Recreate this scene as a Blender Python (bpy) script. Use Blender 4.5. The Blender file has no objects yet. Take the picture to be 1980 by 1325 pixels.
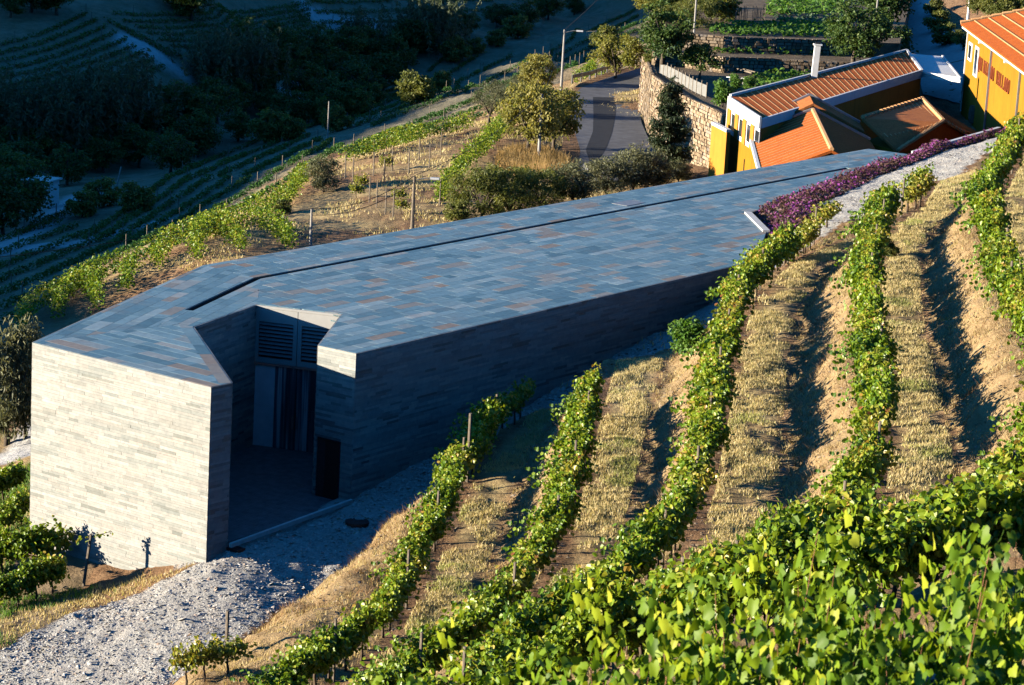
import bpy, math, random
import numpy as np
from mathutils import Matrix, Vector
rng = np.random.default_rng(7)
random.seed(7)
SC = bpy.context.scene
COL = SC.collection

# ------------------------------------------------------------------ camera
F = 4950.0
PIT = math.atan(1110 / 4950.0)
ROLL = math.atan(1250 / 22340.0)
f0 = np.array([0, math.cos(PIT), -math.sin(PIT)])
_r0 = np.array([1.0, 0, 0]); _u0 = np.array([0, math.sin(PIT), math.cos(PIT)])
CR = math.cos(ROLL) * _r0 + math.sin(ROLL) * _u0
CU = -math.sin(ROLL) * _r0 + math.cos(ROLL) * _u0
CZ = 27.0                                        # camera height above the datum
cam = bpy.data.cameras.new('camera'); camo = bpy.data.objects.new('camera', cam); COL.objects.link(camo)
m = Matrix(((CR[0], CU[0], -f0[0], 0), (CR[1], CU[1], -f0[1], 0), (CR[2], CU[2], -f0[2], CZ), (0, 0, 0, 1)))
camo.matrix_world = m
cam.sensor_width = 36.0; cam.lens = F / 1980 * 36.0; cam.clip_start = 0.5; cam.clip_end = 3000
cam.dof.use_dof = True; cam.dof.focus_distance = 95.0; cam.dof.aperture_fstop = 11.0
SC.camera = camo
# ------------------------------------------------------------------ light
SUN_AZ, SUN_EL = math.radians(10.5), math.radians(9.8)     # direction of travel in plan, height of the sun
sdir = Vector((math.cos(SUN_AZ) * math.cos(SUN_EL), math.sin(SUN_AZ) * math.cos(SUN_EL), -math.sin(SUN_EL)))
W_ = bpy.data.worlds.new('World'); SC.world = W_; W_.use_nodes = True
nt = W_.node_tree; nt.nodes.clear()
sky = nt.nodes.new('ShaderNodeTexSky'); sky.sky_type = 'NISHITA'; sky.sun_disc = False
sky.sun_elevation = SUN_EL
sky.sun_rotation = math.atan2(-sdir.x, -sdir.y)
sky.ozone_density = 9.0; sky.air_density = 1.0; sky.dust_density = 0.3
bg = nt.nodes.new('ShaderNodeBackground'); bg.inputs[1].default_value = 0.084
wo = nt.nodes.new('ShaderNodeOutputWorld')
tint = nt.nodes.new('ShaderNodeMix'); tint.data_type = 'RGBA'; tint.blend_type = 'MULTIPLY'; tint.inputs[0].default_value = 1.0
tint.inputs[7].default_value = (.72, 1.16, 1.02, 1)     # the photograph's cool teal daylight, the same over the whole sky
nt.links.new(sky.outputs[0], tint.inputs[6]); nt.links.new(tint.outputs[2], bg.inputs[0]); nt.links.new(bg.outputs[0], wo.inputs[0])
sl = bpy.data.lights.new('sun', 'SUN'); sl.energy = 5.0; sl.angle = math.radians(0.5); sl.color = (1.0, 0.87, 0.68)
so = bpy.data.objects.new('sun', sl); COL.objects.link(so); so.location = (-60, 40, 60)
so.rotation_euler = sdir.to_track_quat('-Z', 'Y').to_euler()
SC.view_settings.view_transform = 'Standard'; SC.view_settings.look = 'None'
SC.view_settings.gamma = 1.0; SC.view_settings.use_curve_mapping = False
SC.view_settings.exposure = 1.5
SC.cycles.max_bounces = 6; SC.cycles.diffuse_bounces = 0; SC.cycles.transparent_max_bounces = 4
SC.cycles.use_denoising = True

# ------------------------------------------------------------------ helpers
def ray(px, py): return f0 * F + (px - 990) * CR - (py - 662.5) * CU
def onz(px, py, z):                              # photo ray met with the level z (relative to the eye)
    d = ray(px, py); p = d * (z / d[2]); return np.array([p[0], p[1], z + CZ])
def ony(px, py, Y):
    d = ray(px, py); p = d * (Y / d[1]); return np.array([p[0], p[1], p[2] + CZ])
def onvert(px, py, P0, P1):                      # photo ray met with the vertical plane through P0,P1
    n = np.array([-(P1 - P0)[1], (P1 - P0)[0], 0]); d = ray(px, py)
    Q = P0 - np.array([0, 0, CZ]); p = d * ((Q @ n) / (d @ n)); return p + np.array([0, 0, CZ])
def sstep(a, b, x):
    t = np.clip((x - a) / (b - a), 0, 1); return t * t * (3 - 2 * t)
def _hash(i, j, s):
    h = (i * 374761393 + j * 668265263 + s * 974634777) & 0x7fffffff
    h = ((h ^ (h >> 13)) * 1274126177) & 0x7fffffff
    return ((h ^ (h >> 16)) & 0xffff) / 65535.0
def vnoise(x, y, s=0):
    x = np.asarray(x, float); y = np.asarray(y, float)
    i = np.floor(x).astype(np.int64); j = np.floor(y).astype(np.int64); u = x - i; v = y - j
    u = u * u * (3 - 2 * u); v = v * v * (3 - 2 * v)
    a = _hash(i, j, s); b = _hash(i + 1, j, s); c = _hash(i, j + 1, s); d = _hash(i + 1, j + 1, s)
    return (a * (1 - u) + b * u) * (1 - v) + (c * (1 - u) + d * u) * v
def fbm(x, y, s=0, o=4):
    r = 0; a = .5
    for k in range(o): r = r + a * vnoise(x * 2 ** k, y * 2 ** k, s + k); a *= .5
    return r

def mesh(name, V, Fs, mat=None, tone=None, smooth=False):
    """V (n,3); Fs: list of int arrays (m,k) or python lists of index lists"""
    V = np.asarray(V, np.float32).reshape(-1, 3)
    me = bpy.data.meshes.new(name)
    arrs = []
    for f in Fs:
        if isinstance(f, np.ndarray): arrs.append(f)
        else: arrs += [np.array([q]) for q in f]
    loops = np.concatenate([a.reshape(-1) for a in arrs]).astype(np.int32)
    tot = np.concatenate([np.full(len(a), a.shape[1]) for a in arrs]).astype(np.int32)
    st = np.concatenate([[0], np.cumsum(tot)[:-1]]).astype(np.int32)
    me.vertices.add(len(V)); me.vertices.foreach_set('co', V.reshape(-1))
    me.loops.add(len(loops)); me.loops.foreach_set('vertex_index', loops)
    me.polygons.add(len(tot)); me.polygons.foreach_set('loop_start', st)
    me.polygons.foreach_set('use_smooth', np.full(len(tot), smooth, bool))
    if tone is not None:
        at = me.attributes.new('tone', 'FLOAT', 'POINT'); at.data.foreach_set('value', np.asarray(tone, np.float32))
    me.update(calc_edges=True); me.validate()
    if mat: me.materials.append(mat)
    return me
def link(name, data, parent=None, loc=None, label=None, cat=None, group=None, kind=None):
    o = bpy.data.objects.new(name, data); COL.objects.link(o)
    if parent is not None: o.parent = parent
    if loc is not None: o.location = loc
    for k, v in (('label', label), ('category', cat), ('group', group), ('kind', kind)):
        if v: o[k] = v
    return o
class Thing:
    def __init__(s, name, label, cat, loc=(0, 0, 0), group=None):
        s.L = np.array(loc, float)
        s.o = link(name, None, loc=tuple(s.L), label=label, cat=cat, group=group)
        s.o.empty_display_size = .3
    def part(s, name, V, Fs, mat, parent=None, tone=None, smooth=False, label=None, kind=None):
        me = mesh(name, np.asarray(V, float) - s.L, Fs, mat, tone, smooth)
        return link(name, me, parent or s.o, label=label, kind=kind)
CUBE = np.array([[-1, -1, -1], [1, -1, -1], [1, 1, -1], [-1, 1, -1], [-1, -1, 1], [1, -1, 1], [1, 1, 1], [-1, 1, 1]], float) * .5
CF = np.array([[0, 3, 2, 1], [4, 5, 6, 7], [0, 1, 5, 4], [1, 2, 6, 5], [2, 3, 7, 6], [3, 0, 4, 7]])
def stamp(TV, TF, M, P):                          # template stamped with (n,3,3) columns=axes and positions
    n = len(P); k = len(TV)
    V = np.einsum('nij,kj->nki', M, TV) + P[:, None, :]
    Fs = [(f[None] + (np.arange(n) * k)[:, None, None]).reshape(-1, f.shape[1]) for f in TF]
    return V.reshape(-1, 3), Fs
def boxes(C, AX, S):                              # AX (n,3,3) rows of unit axes, S (n,3) full sizes
    C = np.asarray(C, float); S = np.asarray(S, float); AX = np.asarray(AX, float)
    if AX.ndim == 2: AX = np.broadcast_to(AX, (len(C), 3, 3))
    M = np.transpose(AX, (0, 2, 1)) * S[:, None, :]
    return stamp(CUBE, [CF], M, C)
def box1(c, ax, s): return boxes([c], np.array(ax, float), [s])
def axz(a):                                      # axes for heading a about z
    return np.array([[math.cos(a), math.sin(a), 0], [-math.sin(a), math.cos(a), 0], [0, 0, 1.0]])
def beam(p, q, w, h):                             # box from p to q
    p = np.array(p, float); q = np.array(q, float); d = q - p; L = np.linalg.norm(d); d = d / L
    up = np.array([0, 0, 1.0]) if abs(d[2]) < .95 else np.array([1.0, 0, 0])
    s = np.cross(up, d); s /= np.linalg.norm(s); t = np.cross(d, s)
    return box1((p + q) / 2, [d, s, t], (L, w, h))
def merge(parts):
    Vs, Fs, off = [], [], 0
    for V, f in parts:
        Vs.append(np.asarray(V, float)); Fs += [np.asarray(a) + off for a in f]; off += len(V)
    return np.concatenate(Vs), Fs
def prism(poly, z0, z1):
    n = len(poly); V = [(p[0], p[1], z0) for p in poly] + [(p[0], p[1], z1) for p in poly]
    a = sum(poly[i][0] * poly[(i + 1) % n][1] - poly[(i + 1) % n][0] * poly[i][1] for i in range(n))
    idx = list(range(n)) if a > 0 else list(range(n))[::-1]
    Fs = [[[i + n for i in idx]], [idx[::-1]], [[idx[i], idx[(i + 1) % n], idx[(i + 1) % n] + n, idx[i] + n] for i in range(n)]]
    return np.array(V, float), [np.array(f) for f in Fs]
def tube(pts, rad, n=7, cap=True):
    pts = np.array(pts, float); k = len(pts); V = []
    for i in range(k):
        d = pts[min(i + 1, k - 1)] - pts[max(i - 1, 0)]; d = d / (np.linalg.norm(d) + 1e-9)
        u = np.cross(d, [0.3, 0.9, 0.2]); u /= np.linalg.norm(u); v = np.cross(d, u)
        for j in range(n):
            a = 2 * math.pi * j / n; V.append(pts[i] + rad[i] * (math.cos(a) * u + math.sin(a) * v))
    Q = [[i * n + j, i * n + (j + 1) % n, (i + 1) * n + (j + 1) % n, (i + 1) * n + j] for i in range(k - 1) for j in range(n)]
    Fs = [np.array(Q)]
    if cap: Fs.append(np.array([[(k - 1) * n + j for j in range(n)]])); Fs.append(np.array([[j for j in range(n)][::-1]]))
    return np.array(V), Fs
def quadm(a, b, c, d): return np.array([a, b, c, d], float), [np.array([[0, 1, 2, 3]])]

# ------------------------------------------------------------------ materials
class NM:
    def __init__(s, name):
        s.m = bpy.data.materials.new(name); s.m.use_nodes = True; s.t = s.m.node_tree; s.t.nodes.clear()
        s.out = s.n('ShaderNodeOutputMaterial')
    def n(s, typ, **kw):
        x = s.t.nodes.new(typ)
        for k, v in kw.items():
            if hasattr(x, k): setattr(x, k, v)
            else: x.inputs[k].default_value = v
        return x
    def l(s, a, b): s.t.links.new(a, b)
    def pos(s): return s.n('ShaderNodeNewGeometry').outputs['Position']
    def attr(s, nm): return s.n('ShaderNodeAttribute', attribute_name=nm).outputs['Fac']
    def rnd(s): return s.n('ShaderNodeObjectInfo').outputs['Random']
    def noise(s, scale, vec=None, detail=4, rough=.55, stretch=None):
        x = s.n('ShaderNodeTexNoise'); x.inputs['Scale'].default_value = scale; x.inputs['Detail'].default_value = detail
        x.inputs['Roughness'].default_value = rough
        v = vec if vec is not None else s.pos()
        if stretch:
            mp = s.n('ShaderNodeMapping'); mp.inputs['Scale'].default_value = stretch; s.l(v, mp.inputs['Vector']); v = mp.outputs[0]
        s.l(v, x.inputs['Vector']); return x.outputs['Fac']
    def ramp(s, fac, stops):
        r = s.n('ShaderNodeValToRGB'); e = r.color_ramp.elements
        while len(e) < len(stops): e.new(.5)
        for i, (p, c) in enumerate(stops): e[i].position = p; e[i].color = (*c, 1)
        s.l(fac, r.inputs[0]); return r.outputs[0]
    def mix(s, fac, a, b, mode='MIX'):
        x = s.n('ShaderNodeMix', data_type='RGBA', blend_type=mode)
        for i, v in ((0, fac), (6, a), (7, b)):
            if isinstance(v, (int, float)): x.inputs[i].default_value = v
            elif isinstance(v, tuple): x.inputs[i].default_value = (*v, 1)
            else: s.l(v, x.inputs[i])
        return x.outputs[2]
    def math(s, op, a, b=0.0, c=0.0, clamp=False):
        x = s.n('ShaderNodeMath', operation=op, use_clamp=clamp)
        for i, v in enumerate((a, b, c)):
            if isinstance(v, (int, float)): x.inputs[i].default_value = v
            else: s.l(v, x.inputs[i])
        return x.outputs[0]
    def bsdf(s, col, rough=.8, spec=.3, metal=0.0, bump=None, bstr=.3, bdist=.02):
        b = s.n('ShaderNodeBsdfPrincipled')
        for k, v in (('Base Color', col), ('Roughness', rough), ('Metallic', metal), ('Specular IOR Level', spec)):
            if isinstance(v, tuple): b.inputs[k].default_value = (*v, 1)
            elif isinstance(v, (int, float)): b.inputs[k].default_value = v
            else: s.l(v, b.inputs[k])
        if bump is not None:
            bp = s.n('ShaderNodeBump'); bp.inputs['Strength'].default_value = bstr; bp.inputs['Distance'].default_value = bdist
            s.l(bump, bp.inputs['Height']); s.l(bp.outputs[0], b.inputs['Normal'])
        s.l(b.outputs[0], s.out.inputs[0]); return s.m
def simple(name, c, rough=.75, var=.25, scale=6.0, spec=.3, metal=0., bump=0.15):
    a = NM(name); f = a.noise(scale)
    lo = tuple(x * (1 - var) for x in c); hi = tuple(min(1, x * (1 + var)) for x in c)
    return a.bsdf(a.ramp(f, [(.3, lo), (.7, hi)]), rough, spec, metal, a.noise(scale * 6) if bump else None, bump, .02)

def slate(name, stops, src, rough=.6, spec=.35, streak=None, stains=0.0):
    a = NM(name)
    t = a.attr('tone') if src == 'tone' else a.rnd()
    col = a.ramp(t, stops)
    g = a.noise(5.0, detail=6, rough=.65)
    col = a.mix(1.0, col, a.ramp(g, [(.25, (.74, .74, .75)), (.75, (1.18, 1.16, 1.13))]), 'MULTIPLY')
    if stains:
        s2 = a.noise(.3, detail=7, rough=.68)
        col = a.mix(a.math('MULTIPLY', a.ramp(s2, [(.54, (0, 0, 0)), (.74, (1, 1, 1))]), stains), col, (.23, .17, .125))
    b = a.math('ADD', a.noise(30, detail=5), a.noise(6))
    r = a.math('MULTIPLY_ADD', a.noise(2.2), .25, rough - .12)
    return a.bsdf(col, r, spec, 0, b, .35, .01)
WALLST = [(0, (.17, .185, .17)), (.1, (.32, .31, .285)), (.24, (.235, .255, .24)), (.4, (.36, .35, .325)), (.54, (.28, .29, .275)), (.68, (.385, .345, .31)), (.8, (.21, .23, .22)), (.9, (.33, .335, .315)), (1, (.37, .365, .345))]
ROOFST = [(0, (.10, .20, .245)), (.2, (.185, .32, .375)), (.36, (.125, .245, .30)), (.52, (.23, .37, .42)), (.64, (.15, .27, .315)), (.76, (.33, .45, .475)), (.84, (.20, .29, .315)), (.9, (.36, .39, .37)), (.95, (.29, .275, .235)), (.985, (.32, .235, .16)), (1, (.40, .47, .47))]
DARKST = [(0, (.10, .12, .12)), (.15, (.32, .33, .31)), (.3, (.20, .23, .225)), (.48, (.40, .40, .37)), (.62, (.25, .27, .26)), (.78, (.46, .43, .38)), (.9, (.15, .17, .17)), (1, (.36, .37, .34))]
M = {}
M['strip_o'] = slate('slate_strip', WALLST, 'rnd'); M['strip_t'] = slate('slate_cladding', WALLST, 'tone')
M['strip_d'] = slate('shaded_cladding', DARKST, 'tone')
M['slab_o'] = slate('roof_slab', ROOFST, 'rnd', .5, .5, stains=.45); M['slab_t'] = slate('roof_paving', ROOFST, 'tone', .5, .5, stains=.45)
M['core'] = simple('dark_core', (.03, .032, .035), .9)
M['panel'] = simple('grey_white_panel', (.40, .40, .385), .55, .06, 2)
M['louvre'] = simple('louvre_steel', (.26, .27, .28), .4, .15, 4, .5)
M['dark'] = simple('dark_interior', (.012, .013, .015), .6)
a = NM('streak_reflection_door')
f = a.noise(3.0, stretch=(2.2, 2.2, .06), detail=3)
M['door'] = a.bsdf(a.ramp(f, [(.36, (.04, .05, .07)), (.5, (.16, .18, .21)), (.62, (.62, .64, .66))]), .3, .6, .25)  # streaky reflections painted into the steel's base colour
M['door_sheen'] = simple('sky_sheen_door', (.82, .84, .86), .35, .12, 1.5, .6, .15)  # sky reflection on the first leaf put into its bright base colour
M['steel'] = simple('galvanised_steel', (.30, .31, .32), .4, .15, 5, .5, .8)
M['floor'] = simple('court_floor', (.13, .135, .14), .6, .3, 3)
M['kerb'] = simple('pale_kerb', (.62, .60, .56), .7, .12, 4)
M['concrete'] = simple('concrete', (.36, .34, .31), .85, .2, 3)
def plaster(name, c):
    a = NM(name); col = a.ramp(a.noise(.5, detail=6, rough=.65), [(.3, tuple(x * .84 for x in c)), (.7, tuple(min(1, x * 1.1) for x in c))])
    st = a.noise(1.6, stretch=(1.6, 1.6, .10), detail=4); col = a.mix(a.ramp(st, [(.52, (0, 0, 0)), (.75, (.5, .5, .5))]), col, tuple(x * .55 for x in c))
    return a.bsdf(col, .92, .2, 0, a.noise(7, detail=5), .25, .02)
M['yellow'] = plaster('ochre_plaster', (.31, .155, .010)); M['orange'] = plaster('orange_plaster', (.50, .21, .03))
M['white'] = simple('white_paint', (.80, .79, .76), .7, .05, 3)
M['glass'] = simple('dark_glass', (.03, .035, .04), .12, .2, 2, .6, 0, 0)
M['rust'] = simple('rust_red_letters', (.36, .085, .03), .6, .2, 3)
M['greymetal'] = simple('grey_flashing', (.30, .32, .35), .45, .15, 4, .5, .5)
M['wood'] = simple('weathered_wood', (.20, .165, .125), .9, .3, 9)
M['bark'] = simple('bark', (.12, .095, .07), .95, .35, 8, bump=.5)
M['vinewood'] = simple('vine_bark', (.11, .08, .055), .95, .35, 14, bump=.5)
M['asphalt'] = simple('asphalt', (.15, .15, .155), .85, .25, 1.2)
M['road_band'] = simple('dark_asphalt', (.032, .034, .038), .8, .2, 1.5)
M['red'] = simple('red_paint', (.45, .03, .02), .5, .1)
M['lampgrey'] = simple('lamp_grey', (.5, .52, .55), .4, .1)
M['iron'] = simple('cast_iron', (.035, .033, .03), .7, .3)
def tilemat(name, c1, c2):
    a = NM(name); f = a.noise(1.6, detail=6, rough=.7)
    g = a.noise(9, detail=3)
    col = a.ramp(f, [(.3, c1), (.7, c2)])
    col = a.mix(1.0, col, a.ramp(g, [(.3, (.78, .76, .74)), (.7, (1.12, 1.12, 1.12))]), 'MULTIPLY')
    return a.bsdf(col, .85, .25, 0, a.noise(14), .3, .03)
M['tile'] = tilemat('terracotta_tiles', (.42, .09, .013), (.53, .135, .022))
M['tile_old'] = tilemat('weathered_tiles', (.36, .115, .035), (.54, .19, .055))
M['tile_pale'] = tilemat('pale_tile_strip', (.60, .30, .12), (.72, .42, .20))
def leafmat(name, stops, trans=.45, tcol=1.7, use_obj=True, gloss=.35, rgh=.55):
    a = NM(name); t = a.attr('tone')
    if use_obj: t = a.math('MULTIPLY_ADD', a.math('SUBTRACT', a.rnd(), .5), .22, t)
    col = a.ramp(t, stops)
    d = a.n('ShaderNodeBsdfPrincipled'); a.l(col, d.inputs['Base Color']); d.inputs['Roughness'].default_value = rgh
    d.inputs['Specular IOR Level'].default_value = gloss
    tr = a.n('ShaderNodeBsdfTranslucent'); tc = a.mix(1.0, col, (tcol * 1.05, tcol, tcol * .55), 'MULTIPLY'); a.l(tc, tr.inputs[0])
    mx = a.n('ShaderNodeMixShader'); mx.inputs[0].default_value = trans
    a.l(d.outputs[0], mx.inputs[1]); a.l(tr.outputs[0], mx.inputs[2]); a.l(mx.outputs[0], a.out.inputs[0]); return a.m
M['vine'] = leafmat('vine_leaves', [(0, (.05, .12, .010)), (.4, (.135, .225, .010)), (.72, (.25, .32, .016)), (.9, (.36, .36, .05)), (1, (.40, .25, .045))], .2, 2.1, True, .38, .42)
M['vine_y'] = leafmat('yellowing_vine_leaves', [(0, (.10, .16, .018)), (.45, (.22, .25, .03)), (.75, (.38, .34, .05)), (.93, (.42, .27, .05)), (1, (.32, .12, .04))], .3, 1.8, True, .5, .4)
M['vine_big'] = leafmat('near_vine_leaves', [(0, (.02, .055, .005)), (.4, (.08, .155, .007)), (.75, (.205, .29, .012)), (1, (.36, .37, .03))], .2, 2.2, True, .22, .52)
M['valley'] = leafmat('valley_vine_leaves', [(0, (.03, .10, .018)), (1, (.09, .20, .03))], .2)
M['olive'] = leafmat('olive_leaves', [(0, (.07, .085, .045)), (.5, (.14, .15, .075)), (1, (.24, .24, .13))], .2)
M['bush'] = leafmat('bush_leaves', [(0, (.06, .085, .02)), (.5, (.13, .155, .035)), (1, (.25, .25, .07))], .35)
M['almond'] = leafmat('almond_leaves', [(0, (.13, .14, .035)), (.5, (.27, .26, .07)), (1, (.40, .35, .11))], .4)
M['darktree'] = leafmat('dark_tree_leaves', [(0, (.025, .06, .014)), (.5, (.06, .115, .024)), (1, (.13, .18, .04))], .25)
M['willow'] = leafmat('yellow_green_leaves', [(0, (.12, .14, .03)), (.5, (.22, .23, .05)), (1, (.34, .31, .08))], .4)
M['conifer'] = leafmat('conifer_needles', [(0, (.010, .026, .010)), (.6, (.024, .045, .015)), (1, (.07, .085, .028))], .1)
M['reed'] = leafmat('reed_leaves', [(0, (.05, .075, .04)), (1, (.12, .15, .08))], .25)
M['veg'] = leafmat('vegetable_leaves', [(0, (.05, .13, .02)), (.6, (.10, .22, .03)), (1, (.17, .28, .06))], .35)
M['cabbage'] = leafmat('cabbage_leaves', [(0, (.08, .14, .07)), (1, (.17, .25, .12))], .25)
M['purple'] = leafmat('purple_flowers', [(0, (.06, .055, .03)), (.45, (.14, .08, .06)), (.68, (.17, .07, .11)), (.88, (.24, .055, .22)), (1, (.33, .07, .33))], .25, 1.3)
M['drygrass'] = leafmat('dry_grass', [(0, (.46, .33, .15)), (.45, (.72, .58, .29)), (.8, (.80, .70, .40)), (1, (.45, .48, .15))], .3, 1.3, False, .1)
M['goldgrass'] = leafmat('golden_grass', [(0, (.40, .24, .09)), (1, (.62, .44, .20))], .3, 1.3, False, .1)
a = NM('gravel_stones')
M['stones'] = a.bsdf(a.ramp(a.attr('tone'), [(0, (.27, .265, .25)), (.35, (.45, .44, .41)), (.7, (.58, .555, .50)), (.86, (.50, .37, .28)), (1, (.66, .64, .59))]), .85, .25, 0, a.noise(25), .3, .02)
a = NM('dry_stone_wall')
M['wallstone'] = a.bsdf(a.ramp(a.attr('tone'), [(0, (.16, .115, .075)), (.4, (.28, .205, .13)), (.75, (.39, .30, .20)), (1, (.25, .22, .19))]), .9, .2, 0, a.noise(9), .6, .04)
# ground: soil, dry grass, gravel, scrub by masks
a = NM('ground_earth')
P = a.pos()
soil = a.ramp(a.noise(1.3, P, 8, .7), [(.28, (.14, .08, .042)), (.5, (.28, .165, .088)), (.72, (.40, .255, .145))])
soil = a.mix(1.0, soil, a.ramp(a.noise(9, P, 6, .7), [(.3, (.68, .66, .64)), (.7, (1.15, 1.15, 1.15))]), 'MULTIPLY')
grass = a.ramp(a.noise(2.5, P, 6, .7), [(.3, (.30, .215, .10)), (.55, (.50, .39, .19)), (.78, (.64, .53, .28))])
gravel = a.ramp(a.noise(7, P, 6, .75), [(.3, (.30, .29, .265)), (.5, (.44, .425, .39)), (.7, (.56, .54, .49))])
gravel = a.mix(a.ramp(a.noise(.5, P, 3), [(.5, (0, 0, 0)), (.7, (.35, .35, .35))]), gravel, (.42, .35, .29))
scrub = a.ramp(a.noise(.5, P, 7, .7), [(.3, (.10, .13, .075)), (.5, (.21, .225, .155)), (.7, (.33, .33, .25))])
track = a.ramp(a.noise(2, P, 5, .7), [(.3, (.42, .42, .41)), (.7, (.60, .59, .57))])
c = a.mix(a.attr('grass'), soil, grass); c = a.mix(a.attr('scrub'), c, scrub); c = a.mix(a.attr('track'), c, track); c = a.mix(a.attr('gravel'), c, gravel)
hb = a.math('ADD', a.noise(14, P, 6, .7), a.math('MULTIPLY', a.noise(3, P, 5, .65), 2.0))
M['ground'] = a.bsdf(c, .95, .15, 0, hb, .7, .09)

# ------------------------------------------------------------------ terrain
ZR = -20.5                                        # winery roof level, relative to the eye
rowdef = [  # contour rows of the slope: level and points of their foot
    ('A', -23.6, [(1000, 812), (950, 850), (889, 936), (832, 1068), (775, 1172), (732, 1248), (680, 1290), (620, 1330)]),
    ('B', -21.8, [(1135, 820), (1110, 920), (1085, 1010), (1060, 1090), (1002, 1180), (930, 1270), (850, 1325)]),
    ('C', -20.0, [(1590, 450), (1490, 530), (1430, 600), (1400, 690), (1380, 800), (1350, 950), (1310, 1060), (1240, 1140), (1130, 1230), (1000, 1320)]),
    ('D', -18.3, [(1770, 400), (1700, 440), (1670, 560), (1680, 700), (1690, 850), (1680, 950), (1630, 1050), (1560, 1090), (1450, 1160), (1300, 1240)]),
    ('E', -16.6, [(1960, 310), (1900, 420), (1930, 560), (1990, 700), (2040, 800), (1990, 960), (1900, 1040), (1780, 1090), (1650, 1130)])]
def curve_fn(pts):                               # X as a function of Y with linear continuation
    pts = sorted(pts, key=lambda p: p[1]); Y = np.array([p[1] for p in pts]); X = np.array([p[0] for p in pts]); Z = np.array([p[2] for p in pts])
    def f(y):
        y = np.asarray(y, float); x = np.interp(y, Y, X); z = np.interp(y, Y, Z)
        s0 = (X[1] - X[0]) / (Y[1] - Y[0]); s1 = (X[-1] - X[-3]) / (Y[-1] - Y[-3])
        x = x + np.where(y < Y[0], (y - Y[0]) * s0, 0) + np.where(y > Y[-1], (y - Y[-1]) * s1, 0)
        return x, z
    return f
ROWF = [curve_fn([onz(px, py, z) for px, py in l]) for _, z, l in rowdef]
foot_px = [(333, 1316, -28), (444, 1248, -27.6), (660, 1115, -26.9), (740, 1072, -26.4), (850, 985, -25.55), (930, 895, -24.9), (1010, 825, -24.25), (1180, 765, -23.4), (1260, 720, -22.8),
           (1340, 655, -22.1), (1400, 600, -21.4), (1480, 530, -20.7), (1560, 480, -20.3), (1620, 435, -19.8), (1750, 385, -19.3), (1860, 335, -18.7), (1900, 300, -18.4)]
FOOTP = [onz(*q) for q in foot_px]
FOOT = curve_fn(FOOTP)
LEFTP = [onz(*q) for q in [(-300, 1400, -29.5), (0, 1255, -28.4), (143, 1183, -27.9), (287, 1122, -27.45), (394, 1082, -26.5)]]
LEFT = curve_fn(LEFTP)
EDGEP = [onz(*q) for q in [(678, 962, -25.86), (780, 905, -25.3), (880, 862, -25.0), (1000, 795, -24.34), (1100, 735, -23.65), (1200, 680, -23.03), (1300, 628, -22.45), (1390, 575, -21.76), (1480, 447, -20.75), (1450, 412, -20.7), (1600, 360, -20.62), (1775, 301, -20.55), (1890, 272, -19.9), (1930, 262, -19.6)]]
EDGE = curve_fn(EDGEP)
ctrl = [onz(*q) for q in [
    (678, 962, -25.9), (780, 905, -25.3), (880, 862, -25.0), (1000, 795, -24.34), (1100, 735, -23.65), (1200, 680, -23.03), (1300, 628, -22.45), (1390, 575, -21.76), (1480, 470, -20.9), (1470, 425, -20.9), (1640, 345, -20.7), (1770, 310, -20.4), (1880, 280, -19.2),
    (443, 1055, -26.2), (402, 1075, -26.33), (340, 1092, -26.98), (283, 1101, -27.47), (170, 1066, -27.65), (59, 1031, -27.75),
    (560, 1010, -26.15), (600, 1060, -26.35), (500, 1120, -26.8), (143, 1183, -27.9), (287, 1122, -27.45), (0, 1255, -28.4), (200, 1250, -28.1), (400, 1180, -27.2), (0, 1325, -29),
    (100, 1120, -28.15), (158, 1133, -28.05), (0, 1150, -28.7), (20, 1000, -28.9), (20, 900, -30), (0, 840, -30.5), (40, 760, -31), (-100, 900, -31.5), (-100, 1100, -30),
    (150, 585, -31.0), (250, 545, -30.3), (120, 620, -31.6), (0, 650, -32.2), (300, 520, -29.6), (370, 480, -28.8), (500, 440, -28.7), (600, 470, -28.4), (450, 500, -28.4),
    (660, 440, -28.3), (720, 400, -28.0), (800, 430, -28), (900, 370, -27.8), (1000, 300, -27.7), (950, 260, -28), (880, 250, -28.6), (750, 290, -29.0), (660, 310, -29.3), (610, 350, -29.2), (560, 400, -29.3), (480, 420, -29.5),
    (1115, 330, -27.75), (1250, 330, -27.5), (1110, 190, -27.6), (1235, 150, -27.5), (1090, 250, -27.7), (1300, 335, -27.2), (1380, 330, -26.8), (1240, 80, -27.6), (1150, 145, -28), (1060, 195, -28.2), (1180, 250, -27.6),
    (850, 225, -32.4), (700, 284, -31.4), (780, 260, -31.4), (855, 240, -31.3), (925, 222, -30.9), (1000, 175, -32.2), (1100, 125, -33), (1220, 62, -34), (1255, 15, -34.5),
    (0, 560, -34), (0, 470, -36.5), (150, 480, -35), (300, 450, -33.6), (450, 380, -33.2), (600, 300, -33), (740, 240, -32.6), (850, 180, -33), (1000, 120, -33.5), (1150, 60, -34), (1220, 10, -35), (80, 380, -37.6),
    (0, 340, -40.5), (150, 325, -40.5), (300, 300, -40.3), (450, 245, -39.8), (560, 185, -39.5), (700, 140, -39), (900, 80, -39), (1050, 40, -39)]]
def onslope(px, py, zb, Y0, g):                  # the far bank rising behind the stream
    d = ray(px, py); Y = (zb - g * Y0) / (d[2] / d[1] - g); return ony(px, py, Y)
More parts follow.
